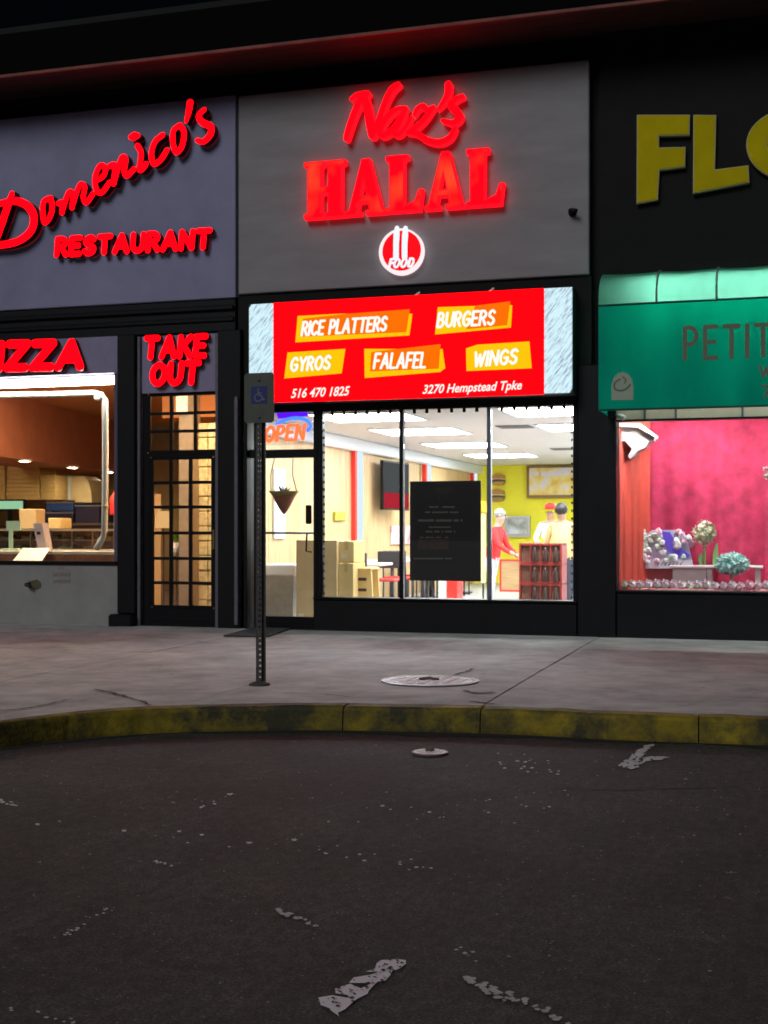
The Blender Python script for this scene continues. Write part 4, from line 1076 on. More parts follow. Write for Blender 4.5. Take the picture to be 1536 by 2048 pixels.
# counter
ct = thing('service_counter', (-3.5, 7, .03), 'service counter with white top and wooden front panel', 'counter')
bx('counter_body', M_WHITE, ct, -4.15, -1.97, 7, 7.6, .03, .88)
bx('counter_top', mat('white_counter_top', (.82, .8, .78), .3), ct, -4.2, -1.965, 6.93, 7.65, .882, .93, .01)
a, b, c_, d_ = rect(1003, 1122, 1060, 1180, 6.98)
bx('front_panel', wood('tan_wood', (.4, .24, .1), (.55, .36, .17), (1, 1, 8)), ct, a, b, 6.965, 6.998, c_, d_)
mb = MB(); mb.box(a-.03, a, 6.955, 6.998, c_-.02, d_+.02); mb.box(a-.03, b, 6.954, 6.998, d_+.0, d_+.03); mb.box(a-.03, b, 6.953, 6.998, c_-.03, c_)
mb.build('red_edging', M_RSTR, ct)
# things on the counter
tag(MB().box(-3.95, -3.72, 7.15, 7.35, .93, 1.1, bev=.01).build('napkin_box', mat('yellow_box', (.8, .62, .05), .6)), 'small yellow box standing on the service counter', 'box')
mb = MB(); mb.lathe([(.05, 0), (.065, .2), (.07, .26)], (-3.62, 7.25, .93), 14)
tag(mb.build('paper_cup', M_WHITE), 'tall white paper cup standing on the service counter', 'cup')
tag(MB().box(-3.15, -2.9, 7.2, 7.4, .93, 1.28, bev=.04).build('card_reader', mat('pale_blue_plastic', (.65, .75, .85), .4)), 'rounded pale blue register screen on the service counter', 'register')
# drink cases
M_MAR = mat('maroon_plastic', (.42, .05, .04), .45, var=.25, scale=8); M_BRN = mat('brown_case', (.34, .15, .085), .7, var=.5, scale=9); M_DK = mat('dark_brown_bottle', (.05, .02, .014), .4)
cy = 1.5; a, b, _, d_ = rect(1038, 1086, 1124, 1197, cy)
hc = (d_-.03)/4
names = ['lowest', 'second from the floor', 'third from the floor', 'topmost']
case0 = None
for k in range(4):
    lab = 'maroon drinks case with brown bottle compartments, ' + names[k] + ' of its stack'
    if case0 is None:
        case0 = thing('drinks_case', (a, cy, .03), lab, 'drinks case', 'stacked maroon drinks cases')
        z0 = .03
        mb = MB()
        mb.box(a, b, cy, cy+.4, z0, z0+.02); mb.box(a, a+.02, cy, cy+.4, z0+.02, z0+hc-.004); mb.box(b-.02, b, cy, cy+.4, z0+.02, z0+hc-.004); mb.box(a, b, cy+.001, cy+.4, z0+hc-.03, z0+hc-.004)
        mb.box(a+.02, b-.02, cy+.37, cy+.4, z0+.02, z0+hc-.03)
        mb.build('shell', M_MAR, case0)
        for i in range(4):
            xa_ = a+.02+(b-a-.04)*i/4; xb_ = a+.02+(b-a-.04)*(i+1)/4
            bx('compartment', M_BRN, case0, xa_+.004, xb_-.004, cy+.045, cy+.36, z0+.02, z0+hc-.031)
            if i in (1, 2, 3):
                MB().lathe([(.036, 0), (.038, .02), (.038, hc*.4), (.014, hc*.58), (.013, hc*.7), (0, hc*.7)], ((xa_+xb_)/2+.008*(i-2), cy+.0, z0+.021), 12).build('bottle', M_DK, case0)
            bx('divider', M_MAR, case0, xb_-.006, xb_+.006, cy+.004, cy+.05, z0+.02, z0+hc-.031)
    else: dup(case0, (a, cy, .03+hc*k), lab)
# cardboard boxes by the door
def carton(x0, x1, y0, y1, z0, z1, m, label, lid=True):
    t = thing('cardboard_box', ((x0+x1)/2, (y0+y1)/2, z0), label, 'box')
    bx('carton', m, t, x0, x1, y0, y1, z0, z1, .008)
    bx('tape', mat('parcel_tape', (.55, .38, .14), .35), t, (x0+x1)/2-.025, (x0+x1)/2+.025, y0-.0015, y1-.02, z1-.12, z1+.0015)
    bx('label_sticker', mat('paper_label', (.7, .6, .42), .6), t, x0+.03, x0+.11, y0-.0016, y0, z0+.06, z0+.12)
    return t
a, b, c_, d_ = rect(592, 1080, 674, 1235, .75); carton(a, b, .75, 1.25, .03, d_, M_CARD, 'tall plain brown cardboard box standing between door and window')
a, b, c_, d_ = rect(677, 1126, 707, 1196, .8); carton(a, b, .8, 1.3, .03, d_, M_CARD2, 'yellowish cardboard box standing under another beside the tall box')
_, _, c2_, d2_ = rect(677, 1082, 707, 1125, .8); carton(a, b, .82, 1.28, d_+.004, d2_, M_CARD2, 'smaller yellowish cardboard box stacked on top of another beside the tall box')
# yellow step stool with hand holes
a, b, c_, d_ = rect(708, 1140, 742, 1196, 1.0)
st = thing('step_stool', ((a+b)/2, 1.1, .03), 'yellow moulded step stool with dark hand holes by the boxes', 'stool')
MB().prism([(a-.02, .03), (a+.05, .03), (a+.06, .2), (b-.06, .2), (b-.05, .03), (b+.04, .03), (b, d_), (a, d_)], 1.0, 1.04).build('front_panel', M_CARD2, st)
MB().prism([(a-.02, .03), (a+.05, .03), (a+.06, .2), (b-.06, .2), (b-.05, .03), (b+.04, .03), (b, d_), (a, d_)], 1.3, 1.34).build('rear_panel', M_CARD2, st)
bx('tread', M_CARD2, st, a-.01, b+.01, .98, 1.36, d_+.001, d_+.03, .008)
for zz in (d_-.12, d_-.26): bx('hand_hole', M_DK, st, a+.06, b-.06, .985, .999, zz-.02, zz+.02, .006)
# white lidded bin in the doorway
a, b, c_, d_ = rect(526, 1128, 588, 1236, 1.0)
bn = thing('storage_bin', ((a+b)/2, 1.2, .03), 'cloudy plastic storage bin with a white lid behind the glass door', 'bin')
zl_ = Z0(557, 1152, 1.0)
MB().add([(a+.03, 1.03, .03), (b-.03, 1.03, .03), (b-.03, 1.4, .03), (a+.03, 1.4, .03), (a+.01, 1.0, zl_), (b-.01, 1.0, zl_), (b-.01, 1.42, zl_), (a+.01, 1.42, zl_)], [(0,1,2,3),(0,1,5,4),(1,2,6,5),(2,3,7,6),(3,0,4,7),(4,5,6,7)]).build('tub', mat('cloudy_plastic', (.5, .5, .46), .35, var=.35, scale=4), bn)
bx('lid', mat('white_plastic', (.85, .85, .9), .4), bn, a-.01, b+.01, .98, 1.44, zl_+.001, d_, .02)
bx('side_handle', M_TRIM, bn, b+.0, b+.03, 1.1, 1.3, zl_-.15, zl_-.1)
# hanging basket on the door glass
hb = sign('hanging_basket', 'dark woven cone basket hanging on wires inside the glass door', 568, 1028, .2, 'basket')
YB = .2; q = [P(*p, YB) for p in ((540, 984), (597, 986), (578, 1022), (567, 1029), (553, 1018))]
cb = P(568, 984, YB); sb = SC(568, YB)
MB().lathe([(0, -45*sb), (4*sb, -42*sb), (10*sb, -34*sb), (18*sb, -20*sb), (24*sb, -9*sb), (27*sb, 0), (24*sb, 0), (6*sb, -30*sb)], (cb[0], YB, cb[1]), 18, squash=.5).build('cone', mat('brown_wicker', (.42, .15, .09), .8, var=.4, scale=30), hb)
MB().lathe([(23*sb, -10*sb), (27*sb, -5*sb), (33*sb, 2*sb), (28*sb, 1*sb)], (cb[0], YB, cb[1]), 18, squash=.5).build('rim_band', mat('olive_band', (.34, .22, .07), .8), hb)
mb = MB()
for k in range(26):
    a_ = random.uniform(0, 6.28); r_ = random.uniform(2, 16)*sb
    mb.tube([(cb[0]+r_*.3*math.cos(a_), YB+r_*.2*math.sin(a_), cb[1]), (cb[0]+r_*math.cos(a_), YB+r_*.4*math.sin(a_), cb[1]+random.uniform(5, 13)*sb)], [.012, .003], 4)
tag(mb.build('dried_stems', mat('dry_brown_stem', (.1, .06, .03), .9), hb), kind='stuff')
for (pa, pb) in (((542, 984), (549, 917)), ((594, 986), (586, 917))):
    u = P(*pa, YB); v = P(*pb, YB); m_ = ((u[0]+v[0])/2-.03, (u[1]+v[1])/2)
    MB().tube([(u[0], YB, u[1]), (m_[0], YB, m_[1]), (v[0], YB, v[1])], .006, 5).build('wire', M_FRAME, hb)
# tables and chairs along the wood wall
M_TOP = mat('white_table_top', (.75, .73, .7), .3); M_LEG = mat('dark_steel', (.05, .05, .055), .4, .5); M_SEAT = mat('red_seat', (.7, .03, .03), .5)
tbl0 = None
for (x_t, y_t, wd_) in ((-5.85, 3.0, 'nearest the cartons'), (-5.85, 5.0, 'second from the cartons'), (-5.85, 7.0, 'third from the cartons'), (-5.85, 9.0, 'farthest from the window')):
    lab = 'white topped dining table by the wood wall, ' + wd_
    if tbl0 is None:
        tbl0 = thing('dining_table', (x_t, y_t, .03), lab, 'table', 'dining tables along the wood wall')
        bx('table_top', M_TOP, tbl0, x_t-.6, x_t+.35, y_t-.33, y_t+.33, .72, .76, .012)
        for dy in (-.2, .2):
            MB().tube([(x_t-.1, y_t+dy, .06), (x_t-.1, y_t+dy, .72)], .03, 8).build('leg', M_LEG, tbl0)
        bx('foot', M_LEG, tbl0, x_t-.4, x_t+.2, y_t-.24, y_t+.24, .03, .06, .01)
    else: dup(tbl0, (x_t, y_t, .03), lab)
ch0 = None
ci = 0
cw = ['on the near side of the first table', 'on the far side of the first table', 'on the near side of the second table', 'on the far side of the second table', 'on the near side of the third table', 'on the far side of the third table', 'on the near side of the last table', 'on the open floor below the black poster', 'on the open floor behind the red waste bin']
for (x_t, y_t, rz) in ((-5.75, 2.45, 0), (-5.7, 3.6, math.pi), (-5.75, 4.45, 0), (-5.7, 5.6, math.pi), (-5.75, 6.4, 0), (-5.7, 7.6, math.pi), (-5.75, 8.4, 0), (P(850, 1060, 4.2)[0], 4.2, 2.6), (P(873, 1060, 5.4)[0], 5.4, 2.9)):
    lab = 'red seated steel dining chair, ' + cw[ci]; ci += 1
    if ch0 is None:
        ch0 = thing('dining_chair', (0, 0, .03), lab, 'chair', 'dining chairs along the wood wall')
        bx('seat', M_SEAT, ch0, -.2, .2, -.2, .2, .47, .51, .02)
        bx('backrest', M_LEG, ch0, -.19, .19, -.225, -.195, .66, .92, .02)
        for sx in (-.18, .18):
            MB().tube([(sx, -.21, .03), (sx, -.2, .5), (sx, -.23, .9)], .014, 6).build('leg', M_LEG, ch0)
            MB().tube([(sx, .19, .03), (sx, .18, .47)], .014, 6).build('leg', M_LEG, ch0)
        ch0.location = (x_t, y_t, .03); ch0.rotation_euler = (0, 0, rz)
        for c_ in ch0.children: c_.location = (0, 0, 0)
    else: dup(ch0, (x_t, y_t, .03), lab, rz)
a, b, c_, d_ = rect(893, 1156, 914, 1240, 2.6)
rb = thing('waste_bin', ((a+b)/2, 2.75, .03), 'red and white waste bin standing below the black poster', 'bin')
bx('red_body', M_RSTR, rb, a, b, 2.6, 2.95, .03, d_-.03, .012)
bx('white_body', M_WHITE, rb, a-.12, a-.003, 2.6, 2.95, .03, d_-.03, .012)
bx('lid', mat('dark_red_lid', (.45, .02, .02), .4), rb, a-.13, b+.01, 2.59, 2.96, d_-.029, d_, .01)
tag(MB().box(HXL+.006, HXL+.04, 7.0, 8.3, .98, 1.32, bev=.01).build('wall_poster', food_print('pink_poster_print', (.75, .2, .22), (.8, .45, .45), (.8, .75, .75), 5)), 'pink and white poster hung low on the wood wall by the mullion', 'poster')
# black poster on the inside of the glass
a, b, c_, d_ = rect(820, 962, 962, 1162, .05)
po_ = thing('window_poster', ((a+b)/2, .05, c_), 'large black poster with faint text lines taped inside the window', 'poster')
bx('sheet', mat('black_poster_print', (.02, .016, .017), .4), po_, a, b, .045, .052, c_, d_)
M_FT = mat('faint_print', (.22, .2, .17), .5); mb = MB()
mp = lambda px, py: P(800 + px/4.267, 940 + py/4.267, .043)
for (x0, x1, yy, hh) in ((235, 470, 315, 14), (215, 500, 360, 14), (155, 550, 430, 20), (245, 450, 487, 12), (220, 490, 525, 14), (155, 415, 575, 9), (120, 460, 755, 12)):
    n_ = int((x1-x0)/15)
    for i in range(n_):
        if random.random() < .12: continue
        u = mp(x0+(x1-x0)*i/n_, yy+hh/2); v = mp(x0+(x1-x0)*(i+.75)/n_, yy-hh/2*random.uniform(.6, 1))
        mb.box(u[0], v[0], .0425, .0445, u[1], v[1])
tag(mb.build('text_lines', M_FT, po_), kind='stuff')
u = mp(150, 680); v = mp(415, 590); bx('printed_picture', mat('dim_red_print', (.07, .03, .025), .5, var=.5, scale=12), po_, u[0], v[0], .0425, .0445, u[1], v[1])
mb = MB(); u = mp(365, 235); mb.stroke([(u[0]+.045*math.cos(t), u[1]+.05*math.sin(t)) for t in [math.pi*2*j/10 for j in range(11)]], .014, .0425, .0445, True)
u = mp(300, 195); v = mp(435, 150); mb.box(u[0], v[0], .0422, .0444, u[1], v[1]); mb.build('printed_badge', mat('dim_brown_print', (.035, .028, .015), .5), po_)

# ------------------------------------------------------------------ people
def person(name, loc, label, joints, radii, edges, mats, zones, hair=None, apron=None):
    t = thing(name, loc, label, 'person')
    me = bpy.data.meshes.new('body'); me.from_pydata(joints, edges, [])
    o = bpy.data.objects.new('body', me); COL.objects.link(o)
    md = o.modifiers.new('skin', 'SKIN'); sv = me.skin_vertices[0].data
    for i, r in enumerate(radii): sv[i].radius = (r, r*.8) if i in (0, 1, 2) else (r, r)
    sv[0].use_root = True
    ss = o.modifiers.new('smooth', 'SUBSURF'); ss.levels = 2; ss.render_levels = 2
    bpy.context.view_layer.update()
    m2 = bpy.data.meshes.new_from_object(o.evaluated_get(bpy.context.evaluated_depsgraph_get()))
    bpy.data.objects.remove(o)
    for m in mats: m2.materials.append(m)
    for p in m2.polygons:
        p.use_smooth = True; c = p.center; p.material_index = zones(c)
    m2.name = 'body'
    b = bpy.data.objects.new('body', m2); COL.objects.link(b); b.parent = t; WLOC[b.name] = tuple(loc)
    return t, b
M_SKIN = mat('skin', (.5, .3, .2), .5); M_SKIN2 = mat('tan_skin', (.36, .2, .12), .5); M_HAIR = mat('black_hair', (.02, .017, .016), .5)
M_REDS = mat('red_shirt', (.78, .03, .03), .7, var=.15); M_GREYT = mat('pale_grey_trousers', (.62, .64, .7), .8, var=.12); M_TAN = mat('tan_shirt', (.66, .44, .2), .8, var=.12); M_DKT = mat('dark_trousers', (.05, .05, .07), .8)
ED = [(0,1),(1,2),(2,3),(3,4),(4,5),(2,6),(6,7),(7,8),(8,9),(2,10),(10,11),(11,12),(12,13),(0,14),(14,15),(15,16),(16,17),(0,18),(18,19),(19,20),(20,21)]
def figure(H, lean=0.0, fwd=0.0, armL=None, armR=None, headdx=0.0, stride=.05):
    k = H/1.72; s = lean
    J = [(0,0,.93), (s*.15,0,1.14), (s*.32,0,1.36), (s*.4,0,1.47), (s*.46+headdx,-.01,1.56), (s*.48+headdx,-.02,1.66),
         (s*.32-.17,0,1.38), *(armL or [(-.25,0,1.12),(-.24,-.08,.9),(-.24,-.12,.82)]), (s*.32+.17,0,1.38), *(armR or [(.25,0,1.12),(.24,-.08,.9),(.24,-.12,.82)]),
         (-.1,0,.86), (-.11,-stride,.48), (-.11,0,.09), (-.11,-.15,.05), (.1,0,.86), (.11,stride,.48), (.11,.06,.09), (.12,-.09,.05)]
    J = [(j[0], j[1]-fwd*max(0, j[2]-.93), j[2]) if i < 7 or i == 10 else j for i, j in enumerate(J)]
    rr = [.16,.15,.15,.058,.085,.085,.075,.052,.042,.04,.075,.052,.042,.04,.1,.068,.05,.045,.1,.068,.05,.045]
    return [tuple(c*k for c in j) for j in J], [r*k for r in rr], k
def hands(b, t, pts, loc, m, k):
    for (p, d) in pts:
        p = Vector(p)*k; d = Vector(d).normalized(); up = Vector((0, 0, 1)); sd = d.cross(up).normalized()
        mb = MB()
        mb.ball(p+d*.035*k, .04*k, sq=(1, .9, .7))
        for i in range(4):
            q0 = p+d*.055*k+sd*(i-1.5)*.017*k; L_ = (.06, .072, .068, .052)[i]*k
            mb.tube([q0, q0+d*L_*.55-up*.006*k, q0+d*L_-up*.022*k], [.0085*k, .008*k, .006*k], 5)
        q0 = p+d*.02*k+sd*.035*k; mb.tube([q0, q0+sd*.025*k+d*.02*k, q0+sd*.03*k+d*.05*k], [.01*k, .009*k, .007*k], 5)
        mb.v = [(v[0]+loc[0], v[1]+loc[1], v[2]+loc[2]) for v in mb.v]
        mb.build('hand', m, t)
def face(t, loc, head, k, m):
    hx, hy, hz = loc[0]+head[0], loc[1]+head[1], loc[2]+head[2]
    mb = MB()
    for sx in (-1, 1): mb.ball((hx+sx*.032*k, hy-.082*k, hz-.01*k), .011*k)
    mb.build('eyes', M_HAIR, t)
    MB().ball((hx, hy-.092*k, hz-.035*k), .017*k, sq=(.8, 1.1, 1.3)).build('nose', m, t)
    MB().ball((hx, hy-.08*k, hz-.065*k), .022*k, sq=(1.2, .5, .4)).build('mouth', mat('lips', (.4, .12, .1), .5), t)
    for sx in (-1, 1): MB().ball((hx+sx*.088*k, hy, hz-.025*k), .022*k, sq=(.5, .8, 1.3)).build('ear', m, t)
# person in red, half hidden by the mullion
g1 = P(984, 1060, 4.2); loc1 = (g1[0], 4.2, .03)
J, RR, k1 = figure(1.5, 0, .22, [(-.22,-.2,1.13),(-.16,-.4,1.0),(-.14,-.48,.97)], [(.22,-.2,1.12),(.19,-.38,.96),(.18,-.45,.9)])
def z1(c):
    if c.z > 1.27: return 1
    if c.z > .78: return 1 if c.y < -.36 else 0
    return 2 if c.z > .12 else 3
t, bdy = person('person', loc1, 'person in a red shirt and pale grey trousers standing by the counter', J, RR, ED, [M_REDS, M_SKIN, M_GREYT, M_DKT], z1)
face(t, loc1, J[5], k1, M_SKIN)
hands(bdy, t, [((.18,-.45,.9), (0,-.8,-.4)), ((-.14,-.48,.97), (0,-.9,-.2))], loc1, M_SKIN, k1)
t.rotation_euler = (0, 0, R(80))
hd_ = Vector(J[5]); mb = MB(); mb.ball((loc1[0]+hd_.x, loc1[1]+hd_.y+.03, loc1[2]+hd_.z+.014), .086, sub=2, sq=(1, 1.05, 1.02)); mb.build('hair', mat('grey_hair', (.3, .29, .28), .7), t)
# person in tan, seen from behind
g2 = P(1122, 1060, 4.0); loc2 = (g2[0]+.02, 4.0, .03)
J, RR, k2 = figure(1.58, -.03, 0, [(-.27,.06,1.12),(-.2,.2,1.0),(-.15,.26,.99)], [(.27,.06,1.12),(.2,.2,1.0),(.15,.26,.99)])
RR[1] *= 1.12; RR[2] *= 1.12
def z2(c):
    if c.z > 1.315: return 1
    if c.z > .8: return 0 if not (c.y > .2) else 1
    return 2 if c.z > .1 else 3
t, bdy = person('person', loc2, 'person in a tan shirt with dark hair, seen from behind above the drinks cases', J, RR, ED, [M_TAN, M_SKIN2, M_DKT, M_DK], z2)
for sx in (-1, 1): MB().ball((loc2[0]+J[5][0]+sx*.088*k2, loc2[1]+J[5][1], loc2[2]+J[5][2]-.03), .022, sq=(.5, .8, 1.3)).build('ear', M_SKIN2, t)
hands(bdy, t, [((-.15,.26,.99), (.3,.8,0)), ((.15,.26,.99), (-.3,.8,0))], loc2, M_SKIN2, k2)
hd_ = Vector(J[5]); mb = MB(); mb.ball((loc2[0]+hd_.x, loc2[1]+hd_.y-.01, loc2[2]+hd_.z), .1, sub=2); mb.build('hair', M_HAIR, t)
# cook with a red cap behind the counter
g3 = P(1100, 1060, 8.4); loc3 = (g3[0], 8.4, .03)
J, RR, k3 = figure(1.62, .02, 0, [(-.27,-.1,1.12),(-.16,-.28,1.02),(-.12,-.34,1.02)], [(.27,-.1,1.12),(.16,-.28,1.02),(.12,-.34,1.02)])
def z3(c):
    if c.z > 1.34: return 1
    if c.z > .78: return 0 if not (c.y < -.24) else 1
    return 2
t, bdy = person('person', loc3, 'person in white with a red cap working behind the service counter', J, RR, ED, [M_WHITE, M_SKIN2, M_DKT], z3)
hands(bdy, t, [((-.12,-.34,1.02), (.3,-.8,0)), ((.12,-.34,1.02), (-.3,-.8,0))], loc3, M_SKIN2, k3)
hd_ = Vector(J[5]); hc_ = (loc3[0]+hd_.x, loc3[1]+hd_.y, loc3[2]+hd_.z+.03)
cp = MB().lathe([(.1, 0), (.105, .03), (.095, .08), (.06, .115), (0, .125)], hc_, 16).build('cap', M_RSTR, t)
MB().lathe([(.02, 0), (.13, 0), (.13, .01), (.02, .012)], (hc_[0], hc_[1]-.06, hc_[2]+.0), 14).build('cap_peak', M_RSTR, cp)
face(t, loc3, J[5], k3, M_SKIN2)

# ------------------------------------------------------------------ inside the pizzeria
M_TUBE = emis('window_tube_light', (1, .96, .88), 40)
tl = thing('tube_light', (X0(60, .13), .13, Z0(118, 766, .13)), 'long bright tube light along the top of the pizzeria window', 'lamp')
za = Z0(118, 765, .13)
MB().tube([(-13.4, .13, za), (X0(233, .13), .13, za)], .05, 10).build('tube', M_TUBE, tl)
bx('housing', M_WHITE, tl, -13.5, X0(236, .13), .09, .19, za+.055, za+.16)
fr = thing('conduit_frame', (X0(210, .3), .3, wz0), 'white pipe running under the tube light and down to the counter', 'pipe')
pts = [P(*p, .3) for p in ((-80, 791), (100, 789), (190, 786), (203, 790), (210, 800), (211, 900), (210, 1000), (209, 1062), (203, 1080), (192, 1098))]
MB().tube([(p[0], .3, p[1]) for p in pts], .042, 10).build('pipe', mat('cream_pipe', (.7, .68, .62), .4), fr)
pc = P(210, 1013, .3); MB().ball((pc[0], .3, pc[1]), .055, sub=1).build('junction', mat('tan_fitting', (.6, .45, .28), .5), fr)
pc = P(196, 795, .3); MB().ball((pc[0], .3, pc[1]), .06, sub=2, sq=(1, .6, .8)).build('elbow', MATS['cream_pipe'], fr)
M_SPOT = emis('warm_spot_light', (1, .8, .5), 230)
s0 = None
for (px, py), wd_ in zip(((62, 921), (157, 934), (228, 943)), ('nearest the left edge of the window', 'in the middle of the row', 'beside the white pipe')):
    g = G(px, py, 2.38); lab = 'small warm recessed spot lamp under the brown bulkhead, ' + wd_
    gx, gy_ = g[0]-.12, g[1]
    if s0 is None:
        s0 = thing('spot_lamp', (gx, gy_, 2.4), lab, 'lamp', 'spot lamps under the bulkhead')
        MB().lathe([(.12, 0), (.12, -.03), (.1, -.035), (.1, -.01)], (gx, gy_, 2.398), 14).build('trim_ring', M_WHITE, s0)
        MB().lathe([(0, 0), (.098, 0), (.098, -.02), (0, -.03)], (gx, gy_, 2.39), 14).build('lamp_face', M_SPOT, s0)
    else: dup(s0, (gx, gy_, 2.4), lab)
# warm panels added to brighten the room, kept out of the camera's view
c0 = None
for (xx, yy), wd_ in zip(((-7.4, 1.0), (-10.6, .95), (-13.2, .95)), ('nearest the take out door', 'just inside the window', 'beyond the edge of the window')):
    lab = 'added unseen warm light panel of the pizzeria, ' + wd_
    if c0 is None:
        c0 = thing('ceiling_light', (xx, yy, 3.42), lab, 'ceiling light', 'added light panels in the pizzeria ceiling')
        bx('frame', M_WHITE, c0, xx-.63, xx+.63, yy-.33, yy+.33, 3.40, 3.419)
        bx('diffuser', emis('added_panel_light', (1, .74, .44), 62), c0, xx-.6, xx+.6, yy-.3, yy+.3, 3.388, 3.399)
    else: dup(c0, (xx, yy, 3.42), lab)
# shelf with pizza boxes
Yb = 6.0
a, b, c_, d_ = rect(-90, 1000, 128, 1004, Yb)
sh = thing('wall_shelf', ((a+b)/2, Yb, 0), 'tall dark shelf unit carrying flat tan pizza boxes', 'shelf')
bx('shelf_board', M_DK, sh, a, b, Yb-.05, Yb+.7, d_-.04, d_)
bx('upright', M_DK, sh, a, a+.05, Yb, Yb+.65, .0, d_-.041); bx('upright', M_DK, sh, b-.05, b, Yb, Yb+.65, .0, d_-.041)
bx('shelf_board', M_DK, sh, a+.051, b-.051, Yb, Yb+.65, d_-.52, d_-.48)
for k, (x0, x1, yt, wd_) in enumerate(((-80, 10, 912, 'at the left edge of the window'), (12, 78, 924, 'in the middle of the shelf'), (80, 110, 950, 'at the right end of the shelf'))):
    aa, bb, cc_, dd_ = rect(x0, yt, x1, 1000, Yb)
    t = thing('pizza_box_stack', ((aa+bb)/2, Yb+.3, d_), 'stack of folded tan pizza boxes ' + wd_, 'box stack')
    n_ = 9; hh = (dd_-d_)/n_
    for i in range(n_): bx('pizza_box', M_CARD2, t, aa+random.uniform(0, .02), bb-random.uniform(0, .02), Yb+random.uniform(0, .02), Yb+.6, d_+.002+hh*i, d_+hh*(i+1)-.004)
# pale oven hood shape
a, b, c_, d_ = rect(143, 952, 184, 1005, 6.4)
oh = thing('oven_hood', ((a+b)/2, 6.6, 0), 'pale curved oven hood at the back of the pizzeria', 'hood')
pr = [(0, 0), (0, 1), (.55, 1), (.8, .85), (.95, .4), (1, 0)]
MB().prism([(a+(b-a)*p[0], c_+(d_-c_)*p[1]) for p in pr], 6.4, 6.9).build('hood_shell', mat('tan_enamel', (.6, .46, .24), .5, var=.15), oh)
bx('hood_edge', mat('pale_blue_edge', (.55, .62, .62), .4), oh, a-.07, a-.002, 6.38, 6.9, c_, d_)
bx('oven_body', M_BLACK, oh, a-.4, b+.35, 6.35, 7.0, .0, c_-.003, .01)
# blue crates etc on the back bench
bench = thing('back_bench', (-11, 5.0, 0), 'dark back bench loaded with blue and dark crates', 'bench')
a, b, c_, d_ = rect(60, 1046, 240, 1050, 5.0)
bx('bench_top', mat('dark_steel_top', (.16, .13, .1), .4, .4), bench, a, b, 4.9, 5.6, d_-.04, d_)
bx('bench_body', M_DK, bench, a+.05, b-.05, 4.95, 5.55, 0, d_-.041)
M_BLU = mat('blue_plastic', (.02, .06, .22), .5); M_BLD = mat('dark_navy_plastic', (.02, .015, .05), .5)
for (x0, x1, y0, y1, m, wd_) in ((88, 146, 1024, 1046, M_BLD, 'dark navy crate under a blue crate'), (92, 146, 1004, 1022, M_BLU, 'blue crate with pale rim atop the navy crate'), (150, 198, 1010, 1046, M_BLD, 'tall dark navy crate beside the white pipe'), (124, 146, 1026, 1046, M_BLU, 'small bright blue tub in front of the navy crate')):
    Yc = 4.93 if (x0, y0) != (124, 1026) else 4.62
    if Yc < 4.8: continue
    a, b, c_, d_ = rect(x0, y0, x1, y1, Yc)
    t = thing('crate', ((a+b)/2, Yc+.2, c_), wd_, 'crate')
    bx('tub', m, t, a, b, Yc, Yc+.45, c_+.002, d_-.03, .01); bx('rim', MATS['symbol_grey'], t, a-.01, b+.01, Yc-.01, Yc+.46, d_-.029, d_, .008)
# glass display case with food trays
Yd = 1.3
a, b, c_, d_ = rect(-100, 1062, 226, 1098, Yd)
dc = thing('display_case', ((a+b)/2, Yd, 0), 'steel counter with glass display case of food trays inside the pizzeria window', 'counter')
bx('case_base', mat('cream_steel', (.72, .64, .47), .4, .2), dc, a, b, Yd, Yd+.8, 0, c_)
M_ST = mat('warm_steel', (.5, .42, .3), .3, .6)
for k in range(9):
    xa_ = a+(b-a)*k/8; bx('post', M_ST, dc, xa_-.012, xa_+.012, Yd+.02, Yd+.045, c_, d_)
bx('case_shelf', M_ST, dc, a, b, Yd+.05, Yd+.5, (c_+d_)/2-.01, (c_+d_)/2+.01)
bx('case_top', M_ST, dc, a, b, Yd, Yd+.55, d_, d_+.03)
bx('case_glass', M_GLASS2, dc, a, b, Yd+.006, Yd+.012, c_+.002, d_-.002)
for k in range(12):
    xa_ = a+.1+(b-a-.2)*k/12
    mb = MB(); mb.box(xa_, xa_+.2, Yd+.1, Yd+.45, c_+.003+(d_-c_)*.52*(k % 2), c_+.04+(d_-c_)*.52*(k % 2))
    for j in range(7): mb.ball((xa_+random.uniform(.03, .17), Yd+random.uniform(.12, .4), c_+.045+(d_-c_)*.52*(k % 2)), .03, sq=(1.3, 1, .7), jit=.2)
    t = mb.build('food_tray', food_print('food_%d' % (k % 3) if False else 'tray_food', (.2, .12, .05), (.45, .35, .16), (.25, .3, .12), 20) if 'tf' not in globals() else tf, dc)
    tf = t.data.materials[0]
# ledge inside the window
lg = thing('window_ledge', (-11.5, .4, 0), 'cream ledge with a terracotta tile band behind the pizzeria window', 'ledge')
a, b, c_, d_ = rect(-120, 1102, 228, 1122, .32)
bx('ledge_body', M_WHITE, lg, a, b, .36, .8, 0, c_)
for k in range(18):
    xa_ = a+(b-a)*k/18; bx('tile', mat('terracotta_tile', (.4, .14, .06), .4, var=.3, scale=7), lg, xa_+.003, a+(b-a)*(k+1)/18-.003, .34, .359, c_-.02, d_-.04+.0)
bx('ledge_top', mat('cream_ledge', (.6, .53, .42), .5), lg, a, b, .33, .82, d_-.035, d_, .006)
def leaf_quad(name, pxs, Y, th, m, label, cat):
    q_ = [P(*p, Y) for p in pxs]; return tag(MB().prism(q_, Y, Y+th).build(name, m), label, cat)
q_ = [P(26, 1121, .1), P(84, 1121, .1), P(100, 1096, .3), P(46, 1096, .3)]
